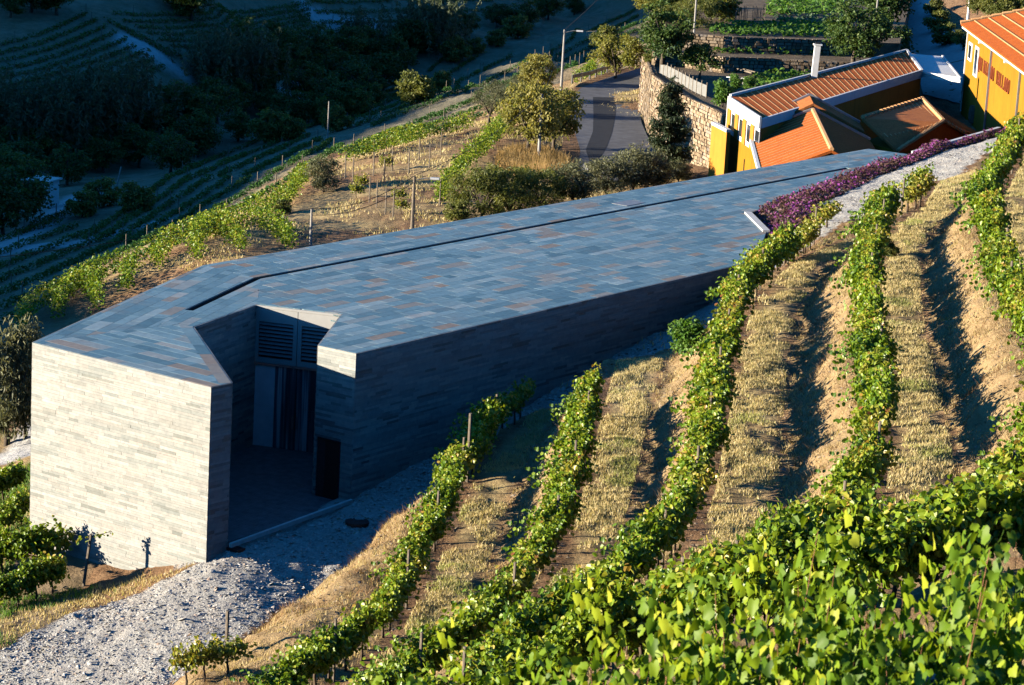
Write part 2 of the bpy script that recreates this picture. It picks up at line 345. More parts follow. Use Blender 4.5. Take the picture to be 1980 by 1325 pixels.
for px, zb, py0 in [(-150, -40.5, 345), (0, -40.5, 335), (150, -40.5, 322), (300, -40.3, 298), (450, -39.8, 243), (560, -39.5, 183), (700, -39, 138), (900, -39, 78), (1050, -39, 38)]:
    Y0 = onz(px, py0, zb)[1]
    for k in (1, 2, 3):
        py = py0 - 70 * k
        if py > -130: ctrl.append(onslope(px, py, zb, Y0, .36))
for x, y, z in [(25, 165, -26.5), (20, 190, -26.5), (15, 165, -27.2), (34, 200, -24.2), (37, 175, -24.2), (33, 215, -24), (30, 165, -25.5), (26, 152, -24.5), (16, 150, -26), (38.9, 252, -22.5), (39, 266, -21.3), (38, 235, -23.2), (45, 200, -20), (50, 240, -18), (55, 180, -14), (60, 280, -14),
                (28, 240, -25.5), (20, 215, -26), (25, 270, -25), (30, 330, -28), (8, 262, -34.5), (14, 290, -36), (12, 330, -37), (20, 310, -33), (40, 420, -5), (-30, 470, 5), (-100, 450, 0), (20, 470, 2), (-160, 350, -15), (-110, 250, -38), (-70, 150, -40), (-60, 90, -38), (-50, 50, -38), (-90, 60, -45), (-40, 10, -30), (-100, 0, -50), (-100, 180, -44),
                (-8, 105, -28), (0, 118, -28), (10, 132, -28), (-10, 95, -28), (20, 142, -26.5), (-2, 130, -28)]:
    ctrl.append(np.array([x, y, z + CZ]))
ctrl += FOOTP
ctrl = np.array(ctrl); CP = ctrl[:, :2]; CV = ctrl[:, 2]
def phi(d2): return np.sqrt(d2 + 9.0)
_n = len(CP); A_ = np.zeros((_n + 3, _n + 3)); A_[:_n, :_n] = phi(((CP[:, None] - CP[None]) ** 2).sum(-1)) + np.eye(_n) * -0.15
A_[:_n, _n] = 1; A_[:_n, _n + 1:] = CP / 100; A_[_n:, :_n] = A_[:_n, _n:].T
RW = np.linalg.solve(A_, np.concatenate([CV, [0, 0, 0]]))
def rbf(X, Y):
    sh = X.shape; X = X.ravel(); Y = Y.ravel(); out = np.empty(len(X))
    for i in range(0, len(X), 20000):
        x = X[i:i + 20000]; y = Y[i:i + 20000]
        out[i:i + 20000] = phi((x[:, None] - CP[:, 0]) ** 2 + (y[:, None] - CP[:, 1]) ** 2) @ RW[:_n] + RW[_n] + (x * RW[_n + 1] + y * RW[_n + 2]) / 100
    return out.reshape(sh)
def hill(X, Y):
    """terraced vineyard slope; also returns fraction across each bench and the row index"""
    xf, zf = FOOT(Y); nodes = [(xf, zf)]
    for k, f in enumerate(ROWF):
        x, z = f(Y); z = np.full_like(x, z if np.ndim(z) == 0 else z)
        x = np.maximum(x, nodes[-1][0] + .35); z = np.maximum(z, nodes[-1][1] + .02); nodes.append((x, z))
    for k in range(9):
        nodes.append((nodes[-1][0] + 4.6, nodes[-1][1] + 1.65))
    H = nodes[0][1].copy(); U = np.full_like(X, -1.0); I = np.zeros(X.shape, int)
    wob = (fbm(X * .35, Y * .35, 11, 3) - .5) * .22
    for k in range(len(nodes) - 1):
        (x0, z0), (x1, z1) = nodes[k], nodes[k + 1]
        u = (X - x0) / (x1 - x0); inside = (u >= 0) & (u < 1)
        if k == 0: s = sstep(.05, .85, u)
        else: s = sstep(.46, .93, u + wob) * .92 + .08 * np.clip(u, 0, 1)
        H = np.where(inside, z0 + (z1 - z0) * s, H); U = np.where(inside, u, U); I = np.where(inside, k, I)
    H = np.where(X >= nodes[-1][0], nodes[-1][1], H)
    return H, U, I
BLDG_PX = [(65, 662), (408, 748), (688, 683), (1410, 516), (1480, 447), (1450, 412), (1775, 301), (1680, 288), (395, 513)]
BLDG = np.array([onz(px, py, ZR)[:2] for px, py in BLDG_PX])
def inpoly(X, Y, poly):
    r = np.zeros(X.shape, bool); n = len(poly)
    for i in range(n):
        x0, y0 = poly[i]; x1, y1 = poly[(i + 1) % n]
        c = ((y0 > Y) != (y1 > Y)) & (X < (x1 - x0) * (Y - y0) / (y1 - y0 + 1e-12) + x0); r ^= c
    return r
def height(X, Y):
    Z = rbf(X, Y)
    H, U, I = hill(X, Y)
    xf, zf = FOOT(Y)
    w = sstep(-.5, .6, X - xf) * (1 - sstep(132, 150, Y))
    near = -2.2 - .36 * Y + .10 * X + CZ
    H2 = H + (near - H) * (1 - sstep(26, 46, Y))
    w = np.where(Y < 60, np.maximum(w, (1 - sstep(30, 55, Y)) * sstep(-60, -20, X)), w)
    xe, ze = EDGE(Y)
    t = np.clip((X - xe) / np.maximum(xf - xe, .3), 0, 1)
    ws = sstep(87.5, 89.5, Y) * (1 - sstep(150, 156, Y)) * sstep(-1.2, -.5, X - xe)
    Z = Z * (1 - ws) + (ze + (zf - ze) * t) * ws
    Z = Z * (1 - w) + H2 * w
    # banks are rough, valley floor uneven
    bank = w * sstep(.40, .55, U) * (1 - sstep(.72, .95, U)) * (Y < 135)
    Z = Z + bank * (fbm(X * 1.3, Y * .8, 3, 5) - .5) * .75 + (fbm(X * 2.2, Y * 1.6, 5, 3) - .5) * .28
    far = sstep(0, 1, (Y - 150) / 40) * (X < 2)
    Z = Z + far * (fbm(X * .06, Y * .06, 9, 4) - .5) * 1.2
    crest = 3.2 + CZ + 1.1 * sstep(58, 85, Y) + 1.1 * sstep(150, 185, Y) + 1.9 * sstep(60, 71, Y) * (1 - sstep(95, 125, Y)) + 1.2 * (fbm(X * .02, Y * .02, 21, 3) - .5)  # unseen ridge left of view, crest shaped to place the valley shadow
    ridge = crest - .34 * np.abs(X + 225)
    ridge = np.where(X < -225, crest - .15 * np.abs(X + 225), ridge)
    Z = np.where(X < -90, np.maximum(Z, ridge), Z)
    return Z, w, U, I
gx = np.concatenate([np.arange(-420, -60, 8), np.arange(-60, -25, .9), np.arange(-25, 37, .25), np.arange(37, 62, 1), np.arange(62, 200, 6)])
gy = np.concatenate([np.arange(-240, 0, 12), np.arange(0, 52, 1.2), np.arange(52, 140, .25), np.arange(140, 262, .8), np.arange(262, 420, 1.8), np.arange(420, 900, 14)])
GX, GY = np.meshgrid(gx, gy)
GZ, GW, GU, GI = height(GX, GY)
# under the winery the earth is cut away
ins = inpoly(GX, GY, BLDG)
cen = BLDG.mean(0)
def _sd(X, Y, pts):
    D = np.full(X.shape, 1e9)
    for a, b in zip(pts, np.roll(pts, -1, 0)):
        d = b - a; t = np.clip(((X - a[0]) * d[0] + (Y - a[1]) * d[1]) / (d @ d), 0, 1)
        D = np.minimum(D, np.hypot(X - a[0] - t * d[0], Y - a[1] - t * d[1]))
    return D
_loc = (GX > -20) & (GX < 30) & (GY > 78) & (GY < 156)
ins[_loc] &= _sd(GX[_loc], GY[_loc], BLDG) > .55
GZ = np.where(ins, np.minimum(GZ, -26.75 + CZ), GZ)
def hq(x, y):
    x = np.asarray(x, float); y = np.asarray(y, float)
    i = np.clip(np.searchsorted(gx, x) - 1, 0, len(gx) - 2); j = np.clip(np.searchsorted(gy, y) - 1, 0, len(gy) - 2)
    u = (x - gx[i]) / (gx[i + 1] - gx[i]); v = (y - gy[j]) / (gy[j + 1] - gy[j])
    return GZ[j, i] * (1 - u) * (1 - v) + GZ[j, i + 1] * u * (1 - v) + GZ[j + 1, i] * (1 - u) * v + GZ[j + 1, i + 1] * u * v
_ys = np.concatenate([np.arange(40, 140, .5), np.arange(140, 620, 1.0)])
def hit(px, py, ymin=0):                          # where a sight line from the camera station meets the terrain
    d = ray(px, py); ys = _ys[_ys > ymin]; P = d[None] / d[1] * ys[:, None]
    g = P[:, 2] + CZ - hq(P[:, 0], P[:, 1]); k = np.argmax(g < 0)
    if g[k] >= 0: k = len(ys) - 1
    if k > 0: t = g[k - 1] / (g[k - 1] - g[k] + 1e-9); y = ys[k - 1] + t * (ys[k] - ys[k - 1])
    else: y = ys[0]
    p = d / d[1] * y; return np.array([p[0], p[1], hq(p[0], p[1])])
def hitl(l, ymin=0): return [hit(*p, ymin) for p in l]
def segdist(X, Y, pts):
    D = np.full(X.shape, 1e9)
    for a, b in zip(pts[:-1], pts[1:]):
        d = b[:2] - a[:2]; L = (d @ d) + 1e-9; t = np.clip(((X - a[0]) * d[0] + (Y - a[1]) * d[1]) / L, 0, 1)
        D = np.minimum(D, np.hypot(X - a[0] - t * d[0], Y - a[1] - t * d[1]))
    return D
# masks
xf, zf = FOOT(GY); xl, _ = LEFT(GY)
nz = (fbm(GX * 1.1, GY * 1.1, 31, 3) - .5) * .9
gravel = (GX < xf - .05 + nz * .5) & (GX > np.where(GY < 82.5, xl + nz * .4, -11)) & (GY < 160) & (GY > 40) & (GX > -40)
gravel &= ~((GY > 96) & (GX < 0)) & ~((GY > 112) & (GX < 8)) & ~((GY > 150) & (GX < 20))
tracks = [[(0, 490), (30, 465), (80, 430), (120, 400), (165, 375)], [(30, 480), (150, 470), (300, 430)], [(560, 185), (600, 150)], [(240, 75), (280, 95), (345, 135)], [(580, 0), (600, 25), (640, 45)], [(630, 30), (720, 50)]]
TR = np.zeros_like(GX)
for t in tracks:
    TR = np.maximum(TR, 1 - sstep(.8, 2.0, segdist(GX, GY, [hit(*p, 130) for p in t])))
lowpath = [onz(-60, 915, -31), onz(20, 885, -30.4), onz(60, 865, -30.0), onz(120, 800, -30)]
TR = np.maximum(TR, 1 - sstep(1.1, 1.7, segdist(GX, GY, lowpath)))
bench = GW * sstep(.10, .2, GU) * (1 - sstep(.36, .5, GU)) * (GI > 0)
grassm = np.clip(bench * (.55 + 1.1 * (fbm(GX * .8, GY * .5, 41, 3) - .3)), 0, 1)
grassm = np.maximum(grassm, GW * (GU >= .5) * .45)
boundary = GZ - (-31.2 + CZ)
scr = np.clip(sstep(.3, -1.2, boundary) * (GX < 12), 0, 1) * (GY > 95) * .9
scr = np.maximum(scr * .75, .5 * sstep(255, 275, GY))
scr = np.maximum(scr, np.clip((GX < -14) & (GY < 96) & (GX < xl), 0, 1) * .35)
knoll = (GY > 100) & (GY < 260) & (GX < 12) & (scr < .5)
grassm = np.maximum(grassm, knoll * np.clip(fbm(GX * .3, GY * .3, 61, 4) * 2.2 - .75, 0, .8))
nx_, ny_ = len(gx), len(gy)
idx = np.arange(nx_ * ny_).reshape(ny_, nx_)
Q = np.stack([idx[:-1, :-1], idx[:-1, 1:], idx[1:, 1:], idx[1:, :-1]], -1).reshape(-1, 4)
me = mesh('ground', np.stack([GX, GY, GZ], -1).reshape(-1, 3), [Q], M['ground'], smooth=True)
for nm, arr in (('gravel', gravel.astype(float)), ('grass', grassm), ('scrub', scr), ('track', TR)):
    at = me.attributes.new(nm, 'FLOAT', 'POINT'); at.data.foreach_set('value', arr.astype(np.float32).ravel())
link('ground', me, kind='structure')
# ------------------------------------------------------------------ the stone winery
zr = ZR + CZ
def rp(px, py): return onz(px, py, ZR)[:2]
pA, pB, pC, pD, pE, pG, pH, pI = [rp(*q) for q in [(65, 662), (408, 748), (447, 740), (372, 632), (497, 588), (663, 607), (617, 668), (688, 683)]]
pK, pL, pM, pN = rp(395, 513), rp(1680, 288), rp(1775, 301), rp(1450, 412)
bdir = (rp(1410, 516) - pI); bdir /= np.linalg.norm(bdir)
pJ = pI + bdir * 27.5; pO = rp(1482, 447)
pDp = rp(345, 627); pCb = pB + (pC - pB) * .45
s1, s2, s3 = rp(365, 600), rp(497, 538), rp(1640, 325)
def perp(d): return np.array([-d[1], d[0]])
sd1 = (s2 - s1) / np.linalg.norm(s2 - s1); sd2 = (s3 - s2) / np.linalg.norm(s3 - s2)
hw = .17
s1n, s1s = s1 + perp(sd1) * hw, s1 - perp(sd1) * hw
s2n, s2s = s2 + perp((sd1 + sd2) / 2) * hw, s2 - perp((sd1 + sd2) / 2) * hw
s3n, s3s = s3 + perp(sd2) * hw, s3 - perp(sd2) * hw
def xline(p, d, a, b):
    A2 = np.array([d, -(b - a)]).T; t = np.linalg.solve(A2, a - p)[0]; return p + d * t
sT = xline(s3, sd2, pL, pM); sQ = xline(s1, -sd1, pA, pDp)
REG_N = [pK, s2n, s3n, s3, sT, pL]; REG_S = [s2s, pE, pG, pH, pI, pJ, pO, pN, pM, sT, s3, s3s]
REG_WN = [pK, pA, sQ, s1, s1n, s2n]; REG_WS = [sQ, pDp, pD, pE, s2s, s1s, s1]
REG_TRI = [pA, pB, pCb, pDp]
REG_BORD = [pDp, pCb, pC, pD]
OUT = [pA, pB, pC, pD, pE, pG, pH, pI, pJ, pO, pN, pM, pL, pK]
base = np.array([*((pA + pL) / 2), -27 + CZ])
win = Thing('winery_building', 'low grey slate winery with slab-paved flat roof and deep entrance notch', 'building', base)
V, f = prism(OUT, -29 + CZ, zr - .32); win.part('wall_core', V, f, M['core'])
V, f = merge([prism(r, zr - .31, zr - .052) for r in (REG_N, REG_S, REG_WN, REG_WS, REG_TRI, REG_BORD)]); win.part('roof_deck', V, f, M['core'])
def area(p): p = np.array(p); x, y = p[:, 0], p[:, 1]; return .5 * abs((x * np.roll(y, -1) - y * np.roll(x, -1)).sum())
def clip(poly, x0, x1, y0, y1):
    for ax, lim, sg in ((0, x0, 1), (0, x1, -1), (1, y0, 1), (1, y1, -1)):
        o = []; n = len(poly)
        for i in range(n):
            p, q = poly[i], poly[(i + 1) % n]; dp, dq = sg * (p[ax] - lim), sg * (q[ax] - lim)
            if dp >= 0: o.append(p)
            if (dp >= 0) != (dq >= 0): o.append(p + (q - p) * (dp / (dp - dq)))
        poly = o
        if len(poly) < 3: return []
    return poly
full, odd = [], []
def pave(reg, ang, w, lens, z, gap=.006):
    c, s = math.cos(ang), math.sin(ang); R2 = np.array([[c, s], [-s, c]])
    L = [R2 @ p for p in reg]; A = np.array(L); x0, y0 = A.min(0) - 1; x1, y1 = A.max(0)
    y = y0 + .37
    while y < y1:
        ww = w * rng.choice([.85, 1, 1.15]); x = x0 - rng.random() * 2
        while x < x1:
            l = rng.choice(lens)
            g = [np.array(p) for p in clip(L, x + gap, x + l - gap, y + gap, y + ww - gap)]
            if g:
                ar = area(g); fa = (l - 2 * gap) * (ww - 2 * gap); top = z + rng.random() * .002
                if ar > .985 * fa:
                    full.append((R2.T @ np.array([x + l / 2, y + ww / 2]), ang, l - 2 * gap, ww - 2 * gap, top))
                elif ar > .004: odd.append(([R2.T @ p for p in g], top))
            x += l
        y += ww
ab = math.atan2(*(pB - pA)[::-1]); bd = math.atan2(*bdir[::-1]); ak = math.atan2(*(pK - pA)[::-1])
LENS = [.6, .9, .9, 1.2, 1.2, 1.5, 1.9]
pave(REG_N, bd, .5, LENS, zr); pave(REG_S, bd, .5, LENS, zr); pave(REG_WN, ak, .5, LENS, zr); pave(REG_WS, ak, .5, LENS, zr); pave(REG_TRI, ab, .5, LENS, zr); pave(REG_BORD, math.atan2(*(pD - pC)[::-1]), .6, [1.1, 1.4], zr)
cam0 = np.array([0, 0])
full.sort(key=lambda s: np.hypot(*s[0]) / math.sqrt(s[2]))
slabme = mesh('roof_slab', CUBE, [CF], M['slab_o'])
for (c, ang, l, w, top) in full[:300]:
    o = link('roof_slab', slabme, win.o); o.location = Vector((c[0], c[1], top - .026)) - Vector(win.L); o.rotation_euler = (0, 0, ang); o.scale = (l, w, .052)
parts, tn = [], []
for (c, ang, l, w, top) in full[300:]:
    parts.append(box1((c[0], c[1], top - .026), axz(ang), (l, w, .052))); tn.append(np.full(8, rng.random()))
for (p, top) in odd:
    parts.append(prism(p, top - .052, top)); tn.append(np.full(2 * len(p), rng.random()))
V, f = merge(parts); win.part('roof_paving', V, f, M['slab_t'], tone=np.concatenate(tn), kind='stuff')
# slate cladding: thin courses of long strips, each standing a little proud
stripC, stripA, stripS = [], [], []
def clad(P0, P1, ztop, zbot, out, holes=(), keep=None, h0=.098):
    d = (P1 - P0); Lw = np.linalg.norm(d); d = d / Lw; n = perp(d); n = n if n @ out > 0 else -n
    ax = np.array([[d[0], d[1], 0], [n[0], n[1], 0], [0, 0, 1.0]]); z = ztop
    while z > zbot:
        h = h0 * rng.choice([.8, 1, 1, 1.2]); x = -rng.random() * .9
        while x < Lw:
            l = rng.choice([.45, .65, .9, .9, 1.2, 1.5]); a0, a1 = max(x, 0), min(x + l, Lw); x += l
            if a1 - a0 < .03: continue
            segs = [(a0, a1)]
            for (u0, u1, v0, v1) in holes:
                if z - h < v1 and z > v0:
                    ns = []
                    for (p, q) in segs:
                        if q <= u0 or p >= u1: ns.append((p, q)); continue
                        if p < u0: ns.append((p, u0))
                        if q > u1: ns.append((u1, q))
                    segs = ns
            for (p, q) in segs:
                if q - p < .02: continue
                mid = P0 + d * (p + q) / 2
                if z < hq(mid[0] + n[0] * .3, mid[1] + n[1] * .3) - .25: continue
                t = .055 + rng.random() * .009
                cc = (mid[0] + n[0] * t / 2, mid[1] + n[1] * t / 2, z - h / 2); ss = (q - p - .003, t, h - .004)
                (keep if keep is not None else allst).append((cc, ax, ss))
        z -= h
allst = []; front = []
mid = np.array(OUT).mean(0)
dAB = (pB - pA); nf = np.array([dAB[1], -dAB[0]]); nf /= np.linalg.norm(nf)
clad(pA, pB + dAB / np.linalg.norm(dAB) * .06, zr - .004, -28.4 + CZ, nf, keep=front)
clad(pB, pC, zr - .004, -27.4 + CZ, np.array([bdir[1], -bdir[0]]))
clad(pI, pJ, zr - .004, -26.6 + CZ, np.array([bdir[1], -bdir[0]]))
inC = (pC + pI) / 2
clad(pC, pD, zr - .004, -26.2 + CZ, np.array([1.0, .3])); clad(pD, pE, zr - .004, -26.2 + CZ, np.array([1.0, -.3])); clad(pG, pH, zr - .004, -26.2 + CZ, np.array([-1.0, 0]))
FLZ = -26.06 + CZ
P3 = lambda p, z: np.array([p[0], p[1], z])
hq0, hq1 = onvert(614, 846, P3(pH, 0), P3(pI, 0)), onvert(657, 955, P3(pH, 0), P3(pI, 0))
u0 = np.linalg.norm(hq0[:2] - pH); u1 = np.linalg.norm(hq1[:2] - pH)
clad(pH, pI + dAB / np.linalg.norm(dAB) * .06, zr - .004, -26.3 + CZ, nf, holes=[(u0, u1, 0 - 99, hq0[2])])
clad(pA, pK, zr - .004, -29 + CZ, np.array([-1.0, .2])); clad(pK, pL, zr - .004, -24.5 + CZ, np.array([-.8, .6]))
order = rng.permutation(len(front)); sel = [front[i] for i in order if front[i][2][0] > .4][:300]; ids = set(id(s) for s in sel)
stme = mesh('slate_strip', CUBE, [CF], M['strip_o'])
hd = math.atan2(dAB[1], dAB[0])
for (c, ax, s) in sel:
    o = link('slate_strip', stme, win.o); o.location = Vector(c) - Vector(win.L); o.rotation_euler = (0, 0, hd); o.scale = (s[0], s[1], s[2])
V, f = boxes([s[0] for s in allst], np.array([s[1] for s in allst]), [s[2] for s in allst])
win.part('side_cladding', V, f, M['strip_d'], tone=np.repeat(rng.random(len(allst)), 8), kind='stuff')
rest = [s for s in front if id(s) not in ids]
V, f = boxes([s[0] for s in rest], np.array([s[1] for s in rest]), [s[2] for s in rest])
win.part('slate_cladding', V, f, M['strip_t'], tone=np.repeat(rng.random(len(rest)), 8), kind='stuff')
# entrance: floor, back wall with louvres and steel doors
full, odd = [], []
pave([pC, pD, pE, pG, pH, pI], ab, .14, [1.2, 1.8, 2.4], FLZ, .004)
parts = [box1((c[0], c[1], top - .03), axz(ang), (l, w, .06)) for (c, ang, l, w, top) in full] + [prism(p, top - .06, top) for (p, top) in odd]
V, f = merge(parts + [prism([pC, pD, pE, pG, pH, pI], FLZ - .5, FLZ - .062)]); win.part('court_floor', V, f, M['floor'], kind='stuff')
e = (pG - pE); LE = np.linalg.norm(e); e /= LE; nE = np.array([e[1], -e[0]]); axE = np.array([[e[0], e[1], 0], [nE[0], nE[1], 0], [0, 0, 1.0]])
def bw(u0, u1, z0, z1, off, t):                    # box on the entrance back wall, u along it, z below roof
    c = pE + e * (u0 + u1) / 2 + nE * (off + t / 2); return box1((c[0], c[1], zr - (z0 + z1) / 2), axE, (u1 - u0, t, z1 - z0))
hl = LE / 2
bk = [bw(0, LE, .02, 5.56, .002, .02)]
V, f = merge(bk); win.part('dark_backing', V, f, M['dark'])
for k in range(2):
    u = k * hl + .012; v = (k + 1) * hl - .012
    pn = [bw(u, v, .10, .62, .10, .06), bw(u, v, 2.02, 2.22, .10, .06), bw(u, u + .16, .62, 2.02, .10, .06), bw(v - .16, v, .62, 2.02, .10, .06)]
    V, f = merge(pn); win.part('louvre_panel', V, f, M['panel'])
    for j in range(9):
        zc = .70 + j * .148
        c = pE + e * (u + v) / 2 + nE * .10; al = math.radians(32)
        ax2 = np.array([[e[0], e[1], 0], [nE[0] * math.cos(al), nE[1] * math.cos(al), -math.sin(al)], [nE[0] * math.sin(al), nE[1] * math.sin(al), math.cos(al)]])
        V, f = box1((c[0], c[1], zr - zc), ax2, (v - u - .33, .135, .018)); win.part('louvre_slat', V, f, M['louvre'])
V, f = bw(0, LE, .0, .09, .09, .09); win.part('top_trim', V, f, M['panel'])
V, f = bw(0, LE, 2.23, 2.31, .06, .12); win.part('lintel', V, f, M['steel'])
for k in range(4):
    u = k * LE / 4 + .008; v = (k + 1) * LE / 4 - .008
    V, f = merge([bw(u, v, 2.32, 3.92, .04 + .02 * (k % 2), .05), bw(u, v, 3.93, 5.54, .04 + .02 * (k % 2), .05)])
    dl = win.part('door_leaf', V, f, M['door_sheen' if k == 0 else 'door'])
    if k in (1, 2):
        uu = v - .08 if k == 1 else u + .08
        V, f = bw(uu - .015, uu + .015, 4.2, 4.7, .12, .03); win.part('handle', V, f, M['steel'], parent=dl)
c = (hq0[:2] + hq1[:2]) / 2 - nf * .03
V, f = box1((c[0], c[1], (hq0[2] + FLZ) / 2), np.array([[dAB[0] / np.linalg.norm(dAB), dAB[1] / np.linalg.norm(dAB), 0], [nf[0], nf[1], 0], [0, 0, 1]]), (u1 - u0 - .02, .08, hq0[2] - FLZ - .01))
win.part('side_door', V, f, M['dark'])
# antenna rod and small hatch on the roof
V, f = tube([P3(s3, zr), P3(s3, zr + .9)], [.012, .008], 5); win.part('lightning_rod', V, f, M['steel'])
hc = rp(1215, 393); V, f = box1((hc[0], hc[1], zr + .008), axz(bd), (1.6, .9, .012)); win.part('roof_hatch', V, f, M['louvre'])
# kerbs
k0, k1 = onz(445, 1056, -26.1), onz(680, 970, -25.85)
kt = Thing('threshold_kerb', 'thin pale kerb across the mouth of the dark entrance court', 'kerb', (k0 + k1) / 2)
V, f = beam(k0 + [0, 0, .02], k1 + [0, 0, .02], .12, .14); kt.part('kerb_stone', V, f, M['kerb'])
q0, q1 = P3(rp(1446, 413), zr + .10), P3(rp(1482, 449), zr + .10)
kt = Thing('bed_kerb', 'white upstand kerb on the roof edge closing the purple flower bed', 'kerb', (q0 + q1) / 2)
V, f = beam(q0 - [0, 0, .12], q1 - [0, 0, .12], .34, .22); kt.part('kerb_stone', V, f, M['kerb'])
g = onz(690, 1023, -26.25); g[2] = hq(g[0], g[1])
mc = Thing('manhole_cover', 'round dark iron manhole cover in the shaded gravel yard', 'manhole', g)
ring = [(g + [.42 * math.cos(t), .42 * math.sin(t), 0])[:2] for t in np.linspace(0, 2 * math.pi, 20, endpoint=False)]
V, f = prism(ring, g[2] - .1, g[2] + .06); mc.part('cover', V, f, M['iron'])
g = onz(441, 1057, -26.2); g[2] = hq(g[0], g[1])
dg = Thing('drain_box', 'small dark open drain at the foot of the slate corner', 'drain', g)
V, f = box1((g[0] + .25, g[1], g[2] + .05), axz(ab), (.55, .4, .12)); dg.part('box', V, f, M['dark'])
# ------------------------------------------------------------------ road
M['lanegravel'] = simple('pale_lane', (.42, .41, .39), .9, .15, 2)
def strip(name, left, right, z_off, mat, kind='structure', zfun=None, **kw):
    """sheet between two ground polylines of equal length"""
    n = len(left); V = []; nc = 8
    for a, b in zip(left, right):
        for j in range(nc + 1):
            p = a + (b - a) * j / nc; V.append((p[0], p[1], (zfun or hq)(p[0], p[1]) + z_off))
    Q = np.array([[i * (nc + 1) + j, i * (nc + 1) + j + 1, (i + 1) * (nc + 1) + j + 1, (i + 1) * (nc + 1) + j] for i in range(n - 1) for j in range(nc)])
    return link(name, mesh(name, V, [Q], mat, smooth=True), kind=kind, **kw)
def resamp(pts, n):
    pts = np.array(pts); d = np.concatenate([[0], np.cumsum(np.linalg.norm(np.diff(pts[:, :2], axis=0), axis=1))])
    t = np.linspace(0, d[-1], n); return np.stack([np.interp(t, d, pts[:, k]) for k in range(3)], -1)
RZ = -27.5
def rz(px, py, z=RZ): return onz(px, py, z)
rl = resamp([rz(1118, 360), rz(1117, 330), rz(1122, 300), rz(1110, 260), rz(1100, 225), rz(1100, 200), rz(1124, 176), rz(1180, 155), rz(1240, 138), rz(1300, 124)], 60)
rr = resamp([rz(1400, 352), rz(1330, 335), rz(1290, 318), rz(1255, 280), rz(1240, 245), rz(1236, 215), rz(1243, 190), rz(1262, 165), rz(1310, 148), rz(1360, 138)], 60)
ROADZ = lambda x, y: RZ + CZ + .32
strip('road', rl, rr, 0, M['asphalt'], zfun=ROADZ)
vg = resamp([rz(1050, 360), rz(1060, 330), rz(1085, 300), rz(1090, 260), rz(1075, 225), rz(1085, 195), rz(1120, 168), rz(1175, 147), rz(1235, 131), rz(1298, 118)], 60)
strip('verge', vg, rl, 0, M['ground'], zfun=lambda x, y: RZ + CZ + .30)
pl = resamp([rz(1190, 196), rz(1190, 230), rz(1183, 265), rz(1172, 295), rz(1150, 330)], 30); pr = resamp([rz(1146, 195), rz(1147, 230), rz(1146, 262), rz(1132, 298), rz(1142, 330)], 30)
strip('dark_road_band', pr, pl, .006, M['road_band'], zfun=ROADZ)  # darker band lying along the road
lz = lambda l: resamp([onz(*q) for q in l], 24)
strip('lane', lz([(1750, -14, -21.2), (1756, 40, -22.3), (1763, 100, -23.4), (1785, 180, -24.1)]), lz([(1795, -14, -21.2), (1822, 45, -22.3), (1866, 108, -23.4), (1862, 205, -24.1)]), .06, M['lanegravel'])
# ------------------------------------------------------------------ garden terraces and stone walls
def terr(name, px, ztop, zbot=-29, mat=None):
    poly = [onz(x, y, ztop)[:2] for x, y in px]; V, f = prism(poly, zbot + CZ, ztop + CZ)
    return link(name, mesh(name, V, f, mat or M['gsoil']), kind='structure'), poly
a = NM('garden_soil'); P = a.pos()
cc = a.ramp(a.noise(1.2, P, 7, .7), [(.3, (.10, .075, .05)), (.5, (.19, .145, .095)), (.72, (.28, .22, .14))])
M['gsoil'] = a.bsdf(cc, .95, .15, 0, a.noise(6, P, 5), .6, .08)
T0, T1, T2, T3 = -22.8, -21.6, -20.4, -19.4
wtop = [(1243, 112), (1251, 118), (1262, 148), (1290, 168), (1335, 195), (1385, 216), (1402, 228)]
terr('garden_terrace', wtop + [(1420, 205), (1560, 165), (1660, 150), (1700, 140), (1640, 132), (1500, 126), (1390, 124), (1300, 112)], T0)
terr('garden_terrace', [(1266, 100), (1310, 100), (1400, 112), (1500, 115), (1640, 122), (1760, 130), (1740, 70), (1600, 74), (1400, 70), (1268, 72)], T1)
terr('garden_terrace', [(1268, 64), (1320, 66), (1400, 72), (1500, 76), (1620, 80), (1740, 84), (1770, -40), (1560, -50), (1330, -30), (1275, 20)], T2)
